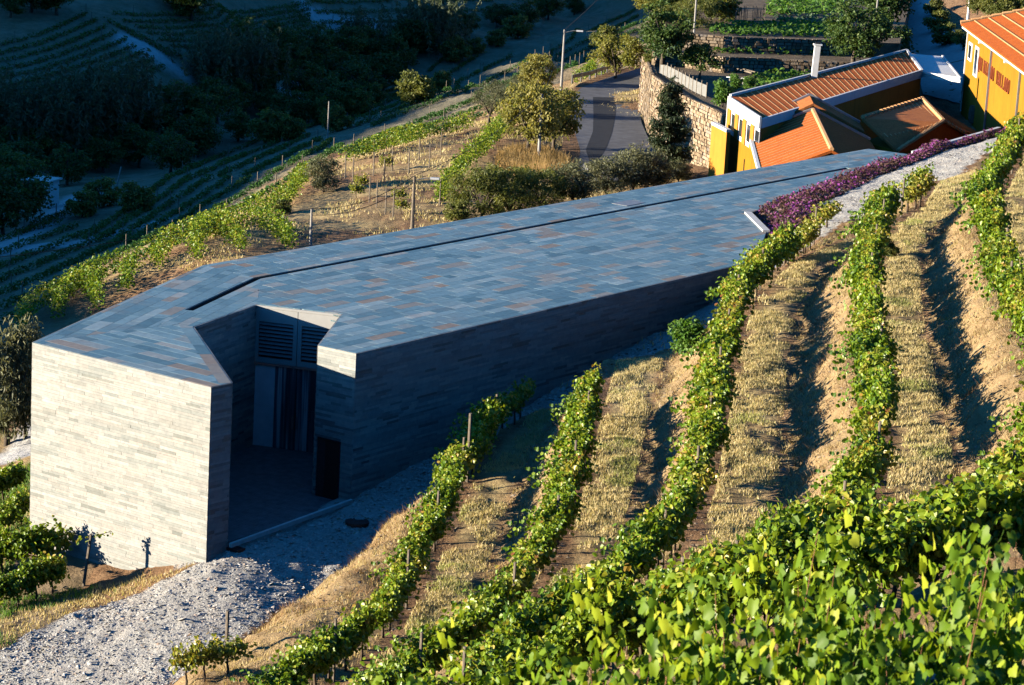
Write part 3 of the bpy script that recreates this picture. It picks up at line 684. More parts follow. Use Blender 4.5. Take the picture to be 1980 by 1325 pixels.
def stone_wall(pts, z0, z1, label, batter=.0, course=.24, lens=(.22, .32, .42, .6), nmax=300, out=None):
    """rough masonry wall along a plan polyline, stones one by one"""
    pts = np.array(pts)[:, :2]; c = pts.mean(0)
    t = Thing('stone_wall', label, 'stone wall', (c[0], c[1], z0))
    C, A, S = [], [], []
    seg = np.linalg.norm(np.diff(pts, axis=0), axis=1)
    core = []
    for p, q in zip(pts[:-1], pts[1:]):
        d = (q - p) / np.linalg.norm(q - p); n = perp(d)
        n = n if (-p) @ n > 0 else -n                # towards the valley side
        if out is not None and n @ np.array(out) < 0: n = -n
        L = np.linalg.norm(q - p)
        core.append(box1(((p + q)[0] / 2 - n[0] * .2, (p + q)[1] / 2 - n[1] * .2, (z0 + z1) / 2 - .02), np.array([[*d, 0], [*n, 0], [0, 0, 1]]), (L, .4, z1 - z0)))
        z = z0
        while z < z1:
            h = course * rng.uniform(.7, 1.3); h = min(h, z1 - z + .05); x = -rng.random() * .3
            while x < L:
                l = rng.choice(lens) * rng.uniform(.8, 1.2); a0, a1 = max(x, 0), min(x + l, L); x += l
                if a1 - a0 < .08: continue
                mm = p + d * (a0 + a1) / 2; tt = rng.uniform(.12, .24); off = rng.uniform(-.02, .05)
                tl = rng.uniform(-.08, .08); dd = np.array([d[0] * math.cos(tl), d[1] * math.cos(tl), math.sin(tl)]); nn = np.array([*n, 0.]); up = np.cross(dd, nn); up *= np.sign(up[2])
                C.append((mm[0] + n[0] * off, mm[1] + n[1] * off, z + h / 2)); A.append([dd, nn, up]); S.append((a1 - a0 - .03, tt, h - .03))
            z += h
    V, f = merge(core); t.part('wall_core', V, f, M['gsoil'])
    S = np.array(S); C = np.array(C); A = np.array(A); order = np.argsort(-S[:, 0] * S[:, 2])
    big, rest = order[:nmax], order[nmax:]
    for i in big:
        o = link('stone', STONE, t.o); Mx = Matrix((A[i][0] * S[i][0], A[i][1] * S[i][1], A[i][2] * S[i][2])).transposed().to_4x4(); Mx.translation = Vector(C[i] - t.L)
        o.matrix_basis = Mx
    if len(rest):
        V, f = boxes(C[rest], A[rest], S[rest]); t.part('small_stones', V, f, M['wallstone'], tone=np.repeat(rng.random(len(rest)), 8), kind='stuff')
    return t
a = NM('wall_stone_single')
M['wallstone_o'] = a.bsdf(a.ramp(a.rnd(), [(0, (.16, .115, .075)), (.4, (.28, .205, .13)), (.75, (.39, .30, .20)), (1, (.25, .22, .19))]), .9, .2, 0, a.noise(9), .6, .04)
sv = CUBE.copy(); sv[4:, :2] *= .86; sv[[2, 3, 6, 7], 0] *= .9; sv[[2, 3, 6, 7], 2] *= .85
STONE = mesh('stone', sv, [CF], M['wallstone_o'])
tp = [onz(x, y, T0) for x, y in wtop]
stone_wall(tp, RZ + CZ, T0 + CZ + .12, 'tall curved stone retaining wall beside the road bend')
stone_wall([onz(x, y, T1) for x, y in [(1266, 100), (1310, 100), (1400, 112), (1500, 115), (1640, 122)]], T0 + CZ - .1, T1 + CZ + .05, 'lower dark dry stone wall crossing the vegetable garden', nmax=120)
stone_wall([onz(x, y, T2) for x, y in [(1268, 64), (1320, 66), (1400, 72), (1500, 76), (1620, 80)]], T1 + CZ - .1, T2 + CZ + .05, 'upper dark dry stone wall below the top vegetable beds', nmax=120)
M['fence'] = simple('grey_fence_panel', (.20, .20, .19), .9, .2, 3)
# slatted fence on top of the tall wall
fa = [onz(x, y, T0) for x, y in [(1276, 143), (1310, 161), (1345, 181), (1366, 190)]]; fa = resamp(fa, 13)
ft = Thing('panel_fence', 'low grey panel fence along the top of the curved retaining wall', 'fence', fa[6])
for i in range(13):
    V, f = box1(fa[i] + [0, 0, .55], axz(.3), (.09, .09, 1.2)); ft.part('fence_post', V, f, M['wood'])
    if i < 12:
        V, f = beam(fa[i] + [0, 0, .5], fa[i + 1] + [0, 0, .5], .03, .85); ft.part('fence_panel', V, f, M['fence'])
pf = Thing('picket_fence', 'rough wooden picket fence at the top of the vegetable garden', 'fence', onz(1440, 30, T2))
for k in range(22):
    x = 1420 + k * 2.4 + (8 if k > 10 else 0); p = onz(x, 46 - k * .35, T2)
    V, f = beam(p, p + [rng.uniform(-.1, .1), 0, rng.uniform(1.0, 1.5)], .10, .04); pf.part('picket', V, f, M['wood'])
# ------------------------------------------------------------------ houses
def lerp(a, b, t): return a + (b - a) * t
def roof_face(t, par, a, b, c, d, mat, ribs=.24, strips=.95, rh=.03, name='roof'):
    """a,b upper edge; d,c lower edge.  slab, barrel ribs, and pale cover strips one by one"""
    a, b, c, d = [np.array(x, float) for x in (a, b, c, d)]
    n = np.cross(b - a, d - a); n /= np.linalg.norm(n); n = n if n[2] > 0 else -n
    V = np.array([a, b, c, d, a - n * .15, b - n * .15, c - n * .15, d - n * .15])
    rf = t.part(name, V, [np.array([[0, 1, 2, 3], [7, 6, 5, 4], [0, 4, 5, 1], [1, 5, 6, 2], [2, 6, 7, 3], [3, 7, 4, 0]])], mat, parent=par)
    N = max(2, int(max(np.linalg.norm(b - a), np.linalg.norm(c - d)) / ribs)); Vr, Fr = [], []
    for i in range(N):
        q = []
        for u, hgt in ((i + .05, 0.004), (i + .32, rh), (i + .68, rh), (i + .95, .004)):
            p0, p1 = lerp(a, b, u / N), lerp(d, c, u / N); q += [p0 + n * hgt, p1 + n * hgt]
        o = len(Vr); Vr += q; Fr += [[o, o + 1, o + 3, o + 2], [o + 2, o + 3, o + 5, o + 4], [o + 4, o + 5, o + 7, o + 6]]
    t.part('roof_tiles', Vr, [np.array(Fr)], mat, parent=rf, kind='stuff')
    K = int(max(np.linalg.norm(b - a), np.linalg.norm(c - d)) / strips)
    for k in range(1, K):
        u = k / K; p, q = lerp(a, b, u), lerp(d, c, u)
        if np.linalg.norm(p - q) < .5: continue
        V, f = beam(p + n * (rh * .5 + .006), q + n * (rh * .5 + .006), .07, rh + .012); t.part('tile_strip', V, f, M['tile_pale'], parent=rf)
    return rf
def wallbox(p, q, z0, z1, th=.3):
    p = np.array([p[0], p[1], 0.]); q = np.array([q[0], q[1], 0.]); d = (q - p) / np.linalg.norm(q - p)
    s = np.array([-d[1], d[0], 0]); return box1(((p + q) / 2) + [0, 0, (z0 + z1) / 2], [d, s, [0, 0, 1]], (np.linalg.norm(q - p), th, z1 - z0))
# --- long house with white parapet
zR, zE, zG = -20.88, -21.0, -26.7
h1a, h1b, h1c, h1d = onz(1412, 187, zR), onz(1753, 99, zR), onz(1782, 138, zE), onz(1472, 230, zE)
H1 = Thing('long_house', 'long orange house with tiled roof, white parapets and a white canopy', 'house', (h1a[0], h1a[1], zG + CZ))
d1 = (h1c - h1d)[:2]; d1 /= np.linalg.norm(d1); n1 = np.array([d1[1], -d1[0]])
roof_face(H1, H1.o, h1a, h1b, h1c, h1d, M['tile'], strips=1.25, rh=.012)
V, f = prism([h1a[:2], h1d[:2], h1c[:2], h1b[:2]], zG + CZ, zE + CZ - .25)
H1.part('wall', V, f, M['orange'])
V, f = merge([beam(h1d + [0, 0, -.30], h1c + [0, 0, -.18], .16, .62)]); H1.part('parapet', V, f, M['white'])
V, f = beam(h1a + [0, 0, .06], h1b + [0, 0, .06], .16, .22); H1.part('ridge_coping', V, f, M['white'])
V, f = beam(h1b + [0, 0, .05], h1c + [0, 0, .05], .2, .22); H1.part('verge_coping', V, f, M['white'])
# gable facing the sun: white frame, windows with orange piers
g0, g1 = h1a.copy(), h1d.copy(); gd = (g1 - g0)[:2]; GL = np.linalg.norm(gd); gd /= GL; gn = np.array([gd[1], -gd[0]]); gn = gn if gn @ np.array([-1, -.5]) > 0 else -gn
axg = np.array([[*gd, 0], [*gn, 0], [0, 0, 1.]])
def gb(u0, u1, z0, z1, off, t): c = g0[:2] + gd * (u0 + u1) / 2 + gn * (off + t / 2); return box1((c[0], c[1], (z0 + z1) / 2), axg, (u1 - u0, t, z1 - z0))
zt = zE + CZ
V, f = gb(-.1, GL + .1, zt - .62, zt + .14, .0, .14); H1.part('gable_coping', V, f, M['white'])
V, f = gb(0, GL, zG + CZ, zt - 2.3, .0, .06); H1.part('plaster_panel', V, f, M['yellow'], label='pale yellow plaster below the gable windows')
nw = 4
for k in range(nw):
    u0, u1 = GL * k / nw, GL * (k + 1) / nw
    V, f = gb(u0 + .02, u0 + (u1 - u0) * .42, zt - 2.28, zt - .63, .0, .12); H1.part('pier', V, f, M['orange'])
    V, f = gb(u0 + (u1 - u0) * .42, u1, zt - 2.28, zt - .63, .0, .05); w = H1.part('window_frame', V, f, M['white'])
    V, f = gb(u0 + (u1 - u0) * .52, u1 - .05, zt - 1.95, zt - .85, .04, .03); H1.part('pane', V, f, M['glass'], parent=w)
V, f = gb(-.06, .07, zG + CZ, zt, .02, .14); H1.part('corner_strip', V, f, M['white'])
for u in (.62, .86):
    V, f = gb(GL * u, GL * u + .16, zG + CZ, zt - 3.2 + (u - .6), .06, .04); H1.part('slit_window', V, f, M['glass'])
# small wing wall against the stone wall
w0 = onz(1380, 237, -22.6); w1 = onz(1409, 252, -22.6)
ww = Thing('wing_wall', 'short orange yard wall with white coping between stone wall and house', 'wall', (w0[0], w0[1], zG + CZ))
V, f = wallbox(w0, w1, zG + CZ - .3, -22.75 + CZ, .25); ww.part('wall', V, f, M['orange'])
V, f = wallbox(w0, w1, -22.747 + CZ, -22.55 + CZ, .34); ww.part('coping', V, f, M['white'])
# canopy
ca, cb, cc_, cd = h1c + [0, 0, -.1], onz(1857, 152, zE - .1), onz(1822, 109, zE - .1), onz(1762, 104, zE - .1)
V, f = prism([ca[:2], cb[:2], cc_[:2], cd[:2]], zE + CZ - .42, zE + CZ - .1); H1.part('canopy', V, f, M['white'])
V, f = merge([beam(cb, cc_, .12, .2), beam(ca, cb, .10, .16)]); H1.part('canopy_edge', V, f, M['white'])
# chimney
cp = onz(1573, 148, zR + .05); ch = Thing('white_chimney', 'tall slender white chimney rising behind the long tiled roof', 'chimney', cp)
V, f = beam(cp - [0, 0, 1], cp + [.12, 0, 2.25], .5, .42); ch.part('shaft', V, f, M['white'])
V, f = box1(cp + [.12, 0, 2.34], axz(0), (.62, .56, .10)); ch.part('cap', V, f, M['white'])
V, f = box1(cp + [.12, 0, 2.45], axz(0), (.36, .3, .14)); ch.part('flue', V, f, M['dark'])
# --- twin gabled house (nearer, higher step behind)
zA, zV = -21.0, -22.75
ap, lv, rv = onz(1572, 214, zA), onz(1449, 259, zV), onz(1682, 272, zV); rn = onz(1611, 297, zA)
rd = (rn - ap) / np.linalg.norm(rn - ap); LR = np.linalg.norm(rn - ap) * .93
H2 = Thing('gabled_house', 'orange gabled house with bright left slope and dark right slope', 'house', (ap[0], ap[1], zG + CZ))
ln, rn2, an = lv + rd * LR, rv + rd * LR, ap + rd * LR
roof_face(H2, H2.o, ap, an, ln, lv, M['tile'], strips=1.0)
roof_face(H2, H2.o, ap, an, rn2, rv, M['tile'], strips=30)
V, f = tube([ap + [0, 0, .05], an + [0, 0, .05]], [.15, .15], 6); H2.part('ridge_cap', V, f, M['tile_pale'])
V, f = merge([beam(ap + [0, 0, .08], lv + [0, 0, .08], .3, .22), beam(ap + [0, 0, .08], rv + [0, 0, .08], .3, .22)]); H2.part('verge_flashing', V, f, M['greymetal'])
V, f = merge([prism([lv[:2] + [.1, 0], rv[:2] - [.1, 0], rn2[:2] - [.1, 0], ln[:2] + [.1, 0]], zG + CZ, zV + CZ - .17)]); H2.part('wall', V, f, M['yellow'])
V, f = beam(lv + [0, -.1, .02], ln + [0, 0, .02], .2, .22); H2.part('gutter', V, f, M['white'])
# step behind
bk_ = np.array([-rd[0], -rd[1], 0]); up = np.array([0, 0, .45])
ap2, lv2, rv2 = ap + bk_ * 4.2 + up, lv + bk_ * 4.2 + up + [.9, 0, 0.1], rv + bk_ * 4.2 + up - [.4, 0, -.1]
H2b = Thing('rear_gable', 'dark stepped gable roof squeezed between the two orange roofs', 'house', (ap2[0], ap2[1], zG + CZ))
fa_, fl_, fr_ = ap + up - bk_ * 0 + bk_ * .2, lv + up + [.9, 0, .1] + bk_ * .2, rv + up - [.4, 0, -.1] + bk_ * .2
roof_face(H2b, H2b.o, ap2, fa_, fl_, lv2, M['tile_old'], strips=30); roof_face(H2b, H2b.o, ap2, fa_, fr_, rv2, M['tile_old'], strips=30)
V, f = merge([beam(ap2 + [0, 0, .08], lv2 + [0, 0, .08], .25, .2), beam(ap2 + [0, 0, .08], rv2 + [0, 0, .08], .25, .2)]); H2b.part('verge_flashing', V, f, M['greymetal'])
V, f = prism([fl_[:2] + [.2, .1], fr_[:2] + [-.2, .1], rv2[:2] - [.2, .1], lv2[:2] + [.2, -.1]], zG + CZ, zV + CZ - .1); H2b.part('wall', V, f, M['yellow'])
# --- hipped house
zT, zF = -21.6, -23.0
t0, t1 = onz(1668, 229, zT), onz(1783, 193, zT); mm_ = onz(1824, 236, zT)
fl, fr, rr_ = onz(1735, 293, zF), onz(1869, 263, zF), onz(1893, 258, zF)
H3 = Thing('hipped_house', 'low house with brown weathered hipped tile roof beside the yellow gable', 'house', (mm_[0], mm_[1], zG + CZ))
ll = onz(1655, 275, zF)
roof_face(H3, H3.o, t0, t1, mm_, lerp(t0, fl, .62), M['tile_old'], strips=.9)
roof_face(H3, H3.o, lerp(t0, fl, .62), mm_, lerp(mm_, fl, .98), fl, M['tile_old'], strips=30)
roof_face(H3, H3.o, t1, mm_, fr, rr_, M['tile'], strips=30)
roof_face(H3, H3.o, lerp(mm_, mm_, 0), mm_ + [.01, 0, 0], fr, fl, M['tile'], ribs=.3, strips=30)
for p, q in ((t1, mm_), (mm_, fl), (mm_, fr), (t0, t1)):
    nk = max(3, int(np.linalg.norm(q - p) / .8))
    for k in range(nk):
        V, f = tube([lerp(p, q, k / nk) + [0, 0, .09], lerp(p, q, (k + .96) / nk) + [0, 0, .05]], [.17, .13], 6); H3.part('ridge_tile', V, f, M['tile_pale'])
V, f = prism([lerp(t0, fl, .1)[:2], fl[:2] + [.1, .3], fr[:2] - [.2, 0], rr_[:2], t1[:2]], zG + CZ, zF + CZ - .1); H3.part('wall', V, f, M['yellow'])
# low parapet and strip of tiles in front
pz = -20.6
c0, c1 = onz(1766, 296, pz - .4), onz(1932, 249, pz - .4)
LW = Thing('low_parapet', 'long white-capped parapet with a strip of orange tiles above the flowers', 'wall', (c0 + c1) / 2)
V, f = beam(c0, c1, .25, .22); LW.part('coping', V, f, M['white'])
V, f = beam(c0 - [0, 0, 1.0], c1 - [0, 0, 1.0], .22, 1.75); LW.part('wall', V, f, M['yellow'])
dn = np.array([(c1 - c0)[1], -(c1 - c0)[0], 0]); dn /= np.linalg.norm(dn)
roof_face(LW, LW.o, c0 + dn * .15 - [0, 0, .1], c1 + dn * .15 - [0, 0, .1], c1 + dn * 1.3 - [0, 0, .42], c0 + dn * 1.3 - [0, 0, .42], M['tile'], ribs=.3, strips=1.4)
# --- tall yellow house
yb = onz(1858, 215, -24.0); yt = ony(1873, 47, yb[1]); zY = yt[2]
e1 = onz(1866, 33, zY - CZ); e2 = onz(1980, 115, zY - CZ); yd = (e2 - e1)[:2]; yd /= np.linalg.norm(yd); yn = np.array([yd[1], -yd[0]]); yn = yn if yn[0] < 0 else -yn
w0y = yb[:2]; YL = 40.0; w1y = w0y + yd * YL
YH = Thing('yellow_house', 'tall yellow house with tiled roof and red wall lettering', 'house', (w0y[0], w0y[1], yb[2]))
axy = np.array([[*yd, 0], [*yn, 0], [0, 0, 1.]])
def yw(u0, u1, z0, z1, off, t): c = w0y + yd * (u0 + u1) / 2 + yn * (off + t / 2); return box1((c[0], c[1], (z0 + z1) / 2), axy, (u1 - u0, t, z1 - z0))
V, f = prism([w0y, w1y, w1y - yn * 12, w0y - yn * 12], yb[2] - 1.5, zY); YH.part('wall', V, f, M['yellow'])
ov = yn * .55; ra = np.array([*(w0y + ov - yd * .5), zY - .05]); rb_ = np.array([*(w1y + ov), zY - .05]); rise = 12.5 * math.tan(math.radians(15))
rc_ = rb_ + [*(-yn * 12.5), rise]; rd_ = ra + [*(-yn * 12.5), rise]
rf = roof_face(YH, YH.o, rd_, rc_, rb_, ra, M['tile'], ribs=.26, strips=300)
nrm = np.cross(rb_ - ra, rd_ - ra); nrm /= np.linalg.norm(nrm); nrm *= np.sign(nrm[2])
for k in range(1, 12):
    p, q = lerp(ra, rd_, k / 12), lerp(rb_, rc_, k / 12); V, f = beam(p + nrm * .05, q + nrm * .05, .12, .06); YH.part('tile_strip', V, f, M['tile_pale'], parent=rf)
for k in range(16):
    p, q = lerp(ra, rd_, k / 16), lerp(ra, rd_, (k + .94) / 16); V, f = tube([p + nrm * .1, q + nrm * .06], [.18, .14], 6); YH.part('verge_tile', V, f, M['tile_pale'])
V, f = yw(-.4, YL, zY - .35, zY - .12, .3, .16); YH.part('eave_board', V, f, M['white'])
for u in (9., 22.):
    V, f = yw(u, u + .35, zY - .55, zY - .18, .0, .45); YH.part('eave_bracket', V, f, M['white'])
V, f = yw(-.05, .12, yb[2], zY, .0, .08); YH.part('corner_strip', V, f, M['white'])
def yh_pt(px, py): return onvert(px, py, np.array([*w0y, 0]), np.array([*w1y, 0]))
def yu(px, py): p = yh_pt(px, py); return (p[:2] - w0y) @ yd, p[2]
for (xa, ya, xb, yb_) in ((1876, 86, 1880, 116), (1888.5, 94, 1893, 149)):
    ua, za = yu(xa, ya); ub, zb = yu(xb, yb_); ua, ub = sorted((ua, ub)); ub = max(ub, ua + .9); ub = min(ub, ua + 1.3)
    V, f = yw(ua - .35, ub + .35, min(za, zb) - .2, max(za, zb) + .2, .0, .07); w = YH.part('window_frame', V, f, M['white'])
    V, f = yw(ua, ub, min(za, zb), max(za, zb), .05, .04); YH.part('pane', V, f, M['glass'], parent=w)
ua, za = yu(1921, 80); V, f = merge([yw(ua - .07, ua + .07, yb[2], zY - .3, .02, .12)]); YH.part('drainpipe', V, f, M['greymetal'])
V, f = yw(ua + .1, ua + .2, yb[2], zY - .3, .005, .02); YH.part('joint_line', V, f, M['rust'])
ua, za = yu(1976, 130); V, f = yw(ua - .07, ua + .07, yb[2], zY - .3, .02, .12); YH.part('drainpipe', V, f, M['greymetal'])
# lettering, letter by letter
u0, zc0 = yu(1895, 106); zb0 = yu(1895, 136)[1]; u1, zc1 = yu(1956.5, 150)
txt = 'QUINTA DO VALLADO'; Hc = zc0 - zb0; stepu = (u1 - u0) / len(txt)
for k, chx in enumerate(txt):
    if chx == ' ': continue
    cu = bpy.data.curves.new('letter', 'FONT'); cu.body = chx; cu.size = 1.0; cu.extrude = .04; cu.offset = -.022
    tmp = bpy.data.objects.new('letter', cu); COL.objects.link(tmp); bpy.context.view_layer.update()
    me = bpy.data.meshes.new_from_object(tmp); bpy.data.objects.remove(tmp)
    co = np.array([v.co[:] for v in me.vertices]); mn, mx = co.min(0), co.max(0)
    w_ = stepu * .66; sx = w_ / max(mx[0] - mn[0], .25) if chx not in 'I' else stepu * .66 / .6; sz = Hc / .73
    uu = u0 + k * stepu; P0 = np.array([*(w0y + yd * uu + yn * .06), zb0])
    V = P0 + np.outer((co[:, 0] - mn[0]) * sx, [*yd, 0]) + np.outer(co[:, 1] * sz, [0, 0, 1]) + np.outer(co[:, 2], [*yn, 0])
    YH.part('letter', V, [[list(p.vertices) for p in me.polygons]], M['rust'])
# barrel by the wall
p = onz(1884, 238, -24.0); bq = Thing('barrel', 'dark barrel against the foot of the yellow wall', 'barrel', p)
V, f = tube([p, p + [0, 0, .35], p + [0, 0, .9], p + [0, 0, 1.3]], [.42, .5, .5, .42], 12); bq.part('body', V, f, M['bark'])
# hydrant, mirror, guard rail
p = onz(1340, 303, RZ + .35); hy = Thing('hydrant', 'small red hydrant at the foot of the stone wall', 'hydrant', p)
V, f = tube([p, p + [0, 0, .75], p + [0, 0, .8]], [.14, .14, .2], 8); hy.part('body', V, f, M['red'])
V, f = tube([p + [0, 0, .8], p + [0, 0, 1.0]], [.2, .06], 8); hy.part('cap', V, f, M['red'])
p = onz(1131, 352, RZ + .3); sg = Thing('road_sign', 'round white sign on a short post by the road edge', 'sign', p)
V, f = tube([p, p + [0, 0, 1.0]], [.04, .04], 6); sg.part('post', V, f, M['steel'])
cdir = -ray(1131, 325); cdir /= np.linalg.norm(cdir)
V, f = tube([p + [0, 0, 1.0] + cdir * .02, p + [0, 0, 1.0] + cdir * .06], [.24, .24], 16); sg.part('disc', V, f, M['white'])
gr = resamp([rz(1106, 165), rz(1140, 158), rz(1185, 142), rz(1240, 124)], 12)
gt = Thing('guard_rail', 'grey steel guard rail along the outer edge of the road bend', 'guard rail', gr[6])
for i in range(12):
    p = gr[i].copy(); p[2] = RZ + CZ + .2
    V, f = box1(p + [0, 0, .35], axz(.4), (.1, .14, .8)); gt.part('rail_post', V, f, M['steel'])
gl = gr.copy(); gl[:, 2] = RZ + CZ + .78
V, f = merge([beam(gl[i], gl[i + 1], .07, .34) for i in range(11)]); gt.part('rail', V, f, M['steel'])
# white hut down in the valley
p = hit(80, 402, 130); hu = Thing('pump_hut', 'tiny white flat-roofed hut beside the valley track', 'hut', p)
V, f = box1(p + [0, 0, 1.0], axz(-.3), (2.1, 2.0, 2.6)); hu.part('wall', V, f, M['white'])
V, f = box1(p + [0, 0, 2.36], axz(-.3), (2.5, 2.4, .14)); hu.part('roof', V, f, M['kerb'])
V, f = box1(p + [-.2 - .3, -1.0 + .12, .85], axz(-.3), (.75, .1, 1.9)); hu.part('door', V, f, M['dark'])
# ------------------------------------------------------------------ leaves and plants
LEAF4 = (np.array([[0, 0, 0], [.42, .30, .10], [.30, .85, .02], [0, 1.0, -.12], [-.30, .85, .02], [-.42, .30, .10], [0, .5, -.04]]),
         [np.array([[0, 1, 6], [1, 2, 6], [2, 3, 6], [3, 4, 6], [4, 5, 6], [5, 0, 6]])])
LEAF2 = (np.array([[0, 0, 0], [.38, .45, .10], [0, 1.0, -.06], [-.38, .45, .10]]), [np.array([[0, 1, 2], [0, 2, 3]])])
NARROW = (np.array([[0, 0, 0], [.16, .5, .05], [0, 1.0, -.04], [-.16, .5, .05]]), [np.array([[0, 1, 2, 3]])])
_o = [(0, .08), (.22, -.08), (.42, .04), (.47, .26), (.43, .40), (.50, .60), (.34, .70), (.20, .86), (.0, 1.04), (-.20, .86), (-.34, .70), (-.50, .60), (-.43, .40), (-.47, .26), (-.42, .04), (-.22, -.08)]
BIGV = np.array([[x, y, .20 * abs(x) - .28 * (y - .4) ** 2] for i, (x, y) in enumerate(_o)] + [[0, .45, -.01], [.22, .42, .045], [-.22, .42, .045]])
BIG = (BIGV, [np.array([[0, 1, 17], [1, 2, 17], [2, 3, 17], [3, 4, 17], [4, 5, 17], [5, 6, 17], [6, 7, 17], [7, 16, 17], [7, 8, 16], [8, 9, 16], [9, 18, 16], [9, 10, 18], [10, 11, 18], [11, 12, 18], [12, 13, 18], [13, 14, 18], [14, 15, 18], [15, 0, 18], [0, 17, 16], [0, 16, 18]])])
def rotm(nrm, roll):
    """axes for leaves: z=normal"""
    n = nrm / (np.linalg.norm(nrm, axis=1, keepdims=True) + 1e-9)
    t = np.where(np.abs(n[:, 2:3]) < .9, np.array([[0, 0, 1.]]), np.array([[1., 0, 0]]))
    x = np.cross(t, n); x /= np.linalg.norm(x, axis=1, keepdims=True); y = np.cross(n, x)
    c, s = np.cos(roll)[:, None], np.sin(roll)[:, None]
    X = x * c + y * s; Yv = -x * s + y * c
    return np.stack([X, Yv, n], -1)
def leaves(P, size, tmpl, up=.4, out=None, droop=True):
    n = len(P); N = rng.normal(size=(n, 3)); N /= np.linalg.norm(N, axis=1, keepdims=True)
    N[:, 2] = np.abs(N[:, 2]) * .6 + up
    if out is not None: N += out * .6
    roll = rng.normal(math.pi, .9, n) if droop else rng.random(n) * 6.28
    R = rotm(N, roll) * (size * rng.uniform(.65, 1.25, n))[:, None, None]
    V, f = stamp(tmpl[0], tmpl[1], R, P)
    return V, f
def tone_for(n, k, lo=0, hi=1, pw=1.0): return np.repeat(lo + (hi - lo) * rng.random(n) ** pw, k)
def vine_foliage(nsh, nl, size, tmpl, h=1.02, hw=.55, wid=.15, side=1, zb=.62, up_=.2, stray=0):
    Ps, Ts = [], []
    for s in range(nsh):
        x0 = rng.uniform(-hw, hw); y0 = rng.normal(0, .07); L = rng.uniform(.55, 1.0) * h
        if rng.random() < .12: L *= 1.3
        lx, ly = rng.normal(0, .16), rng.normal(0, wid); t = np.sort(rng.random(nl)) ** .9
        z = zb + L * t - .2 * (ly ** 2 + .1) * t * t * 3
        p = np.stack([x0 + lx * t + .05 * np.sin(t * 9 + s), y0 + ly * t * 1.4, z], -1)
        p += rng.normal(0, .075, p.shape); Ps.append(p); Ts.append(np.clip(rng.random(nl) * .55 + .25 * t + rng.normal(0.05, .12), 0, 1))
    for s in range(side):                            # drooping outer canes
        x0 = rng.uniform(-hw, hw); sg = rng.choice([-1, 1]); t = np.sort(rng.random(nl // 2))
        p = np.stack([x0 + rng.normal(0, .2) * t, sg * (.12 + .5 * t), zb + .35 - .45 * t ** 2], -1) + rng.normal(0, .05, (len(t), 3)); Ps.append(p); Ts.append(rng.random(len(t)) * .8)
    for s in range(stray):
        x0 = rng.uniform(-hw, hw); t = np.sort(rng.random(22)); p = np.stack([x0 + rng.normal(0, .3) * t, .1 + rng.uniform(.7, 1.1) * t, zb + .25 + .25 * t - .3 * t * t], -1) + rng.normal(0, .035, (22, 3)); Ps.append(p); Ts.append(rng.random(22) * .7)
    P = np.concatenate(Ps); T = np.concatenate(Ts)
    V, f = leaves(P, size, tmpl, up_)
    return V, f, np.repeat(T, len(tmpl[0]))
def cane_mesh(h=.75):
    parts = []
    x = 0; pts = [(0, 0, -.15), (.02, .01, .2), (-.02, .02, .42), (0, 0, h)]
    parts.append(tube(pts, [.045, .04, .035, .03], 6))
    for sg in (-1, 1): parts.append(tube([(0, 0, h - .1), (sg * .2, 0, h - .02), (sg * .5, .02, h + .02)], [.028, .02, .012], 5))
    return merge(parts)
M['cane'] = simple('red_brown_cane', (.22, .10, .045), .7, .25, 12)
V, f = cane_mesh(); TRUNK = mesh('vine_trunk', V, f, M['vinewood'], smooth=True)
FOL = []
for k in range(5):
    V, f, T = vine_foliage(27, 40, .12, LEAF4, h=.88, stray=(0, 1, 0, 2, 0)[k]); FOL.append(mesh('vine_foliage', V, f, M['vine'], T))
FOLY = []
for k in range(2):
    V, f, T = vine_foliage(16, 22, .13, LEAF4, h=.95); FOLY.append(mesh('vine_foliage', V, f, M['vine_y'], T))
FOLBIG, CANES = [], []
for k in range(4):
    Ps, Ts, cn = [], [], []; CLY = rng.normal(0, .22, 5); CLH = rng.uniform(.6, 1.3, 5)
    for q in range(80):
        ci = q % 5; x0 = -.55 + .27 * ci + rng.normal(0, .05); y0 = CLY[ci] + rng.normal(0, .06); L = CLH[ci] * rng.uniform(.55, 1.1) * (1.3 if rng.random() < .1 else 1); lx, ly = rng.normal(0, .13), rng.normal(CLY[ci] * .6, .2)
        nl = int(34 * L) + 4; t = (np.arange(nl) + rng.random(nl) * .6) / nl
        cx = lambda t: np.stack([x0 + lx * t + .04 * np.sin(t * 8 + q), y0 + ly * t * 1.3, .45 + L * t - .35 * ly ** 2 * t * t], -1)
        p = cx(t); sd = rng.random(nl) * 6.28; of = rng.uniform(.03, .11, nl); p = p + np.stack([np.cos(sd) * of, np.sin(sd) * of, rng.normal(0, .03, nl)], -1)
        Ps.append(p); Ts.append(np.clip(rng.random() * .45 + .3 * t + rng.normal(.05, .14, nl), 0, 1)); cn += [tube(cx(np.linspace(0, .93, 6)), [.006, .005, .005, .004, .003, .002], 4, False)] if q % 4 == 0 else []
    P = np.concatenate(Ps); T = np.concatenate(Ts); V, f = leaves(P, .058, (BIGV * [1.12, 1, 1], BIG[1]), .3)
    FOLBIG.append(mesh('vine_foliage', V, f, M['vine_big'], np.repeat(T, len(BIGV)), smooth=True)); V, f = merge(cn); CANES.append(mesh('canes', V, f, M['cane']))
def vine(p, ang, fol, label, group, sc=1.0, trunk=True):
    r = link('grapevine', None, loc=tuple(p), label=label, cat='grapevine', group=group); r.rotation_euler = (0, 0, ang); r.scale = (sc * rng.uniform(.95, 1.1), sc * rng.uniform(.9, 1.2), sc * rng.uniform(.88, 1.14))
    if trunk: link('trunk', TRUNK, r)
    link('foliage', fol, r); return r
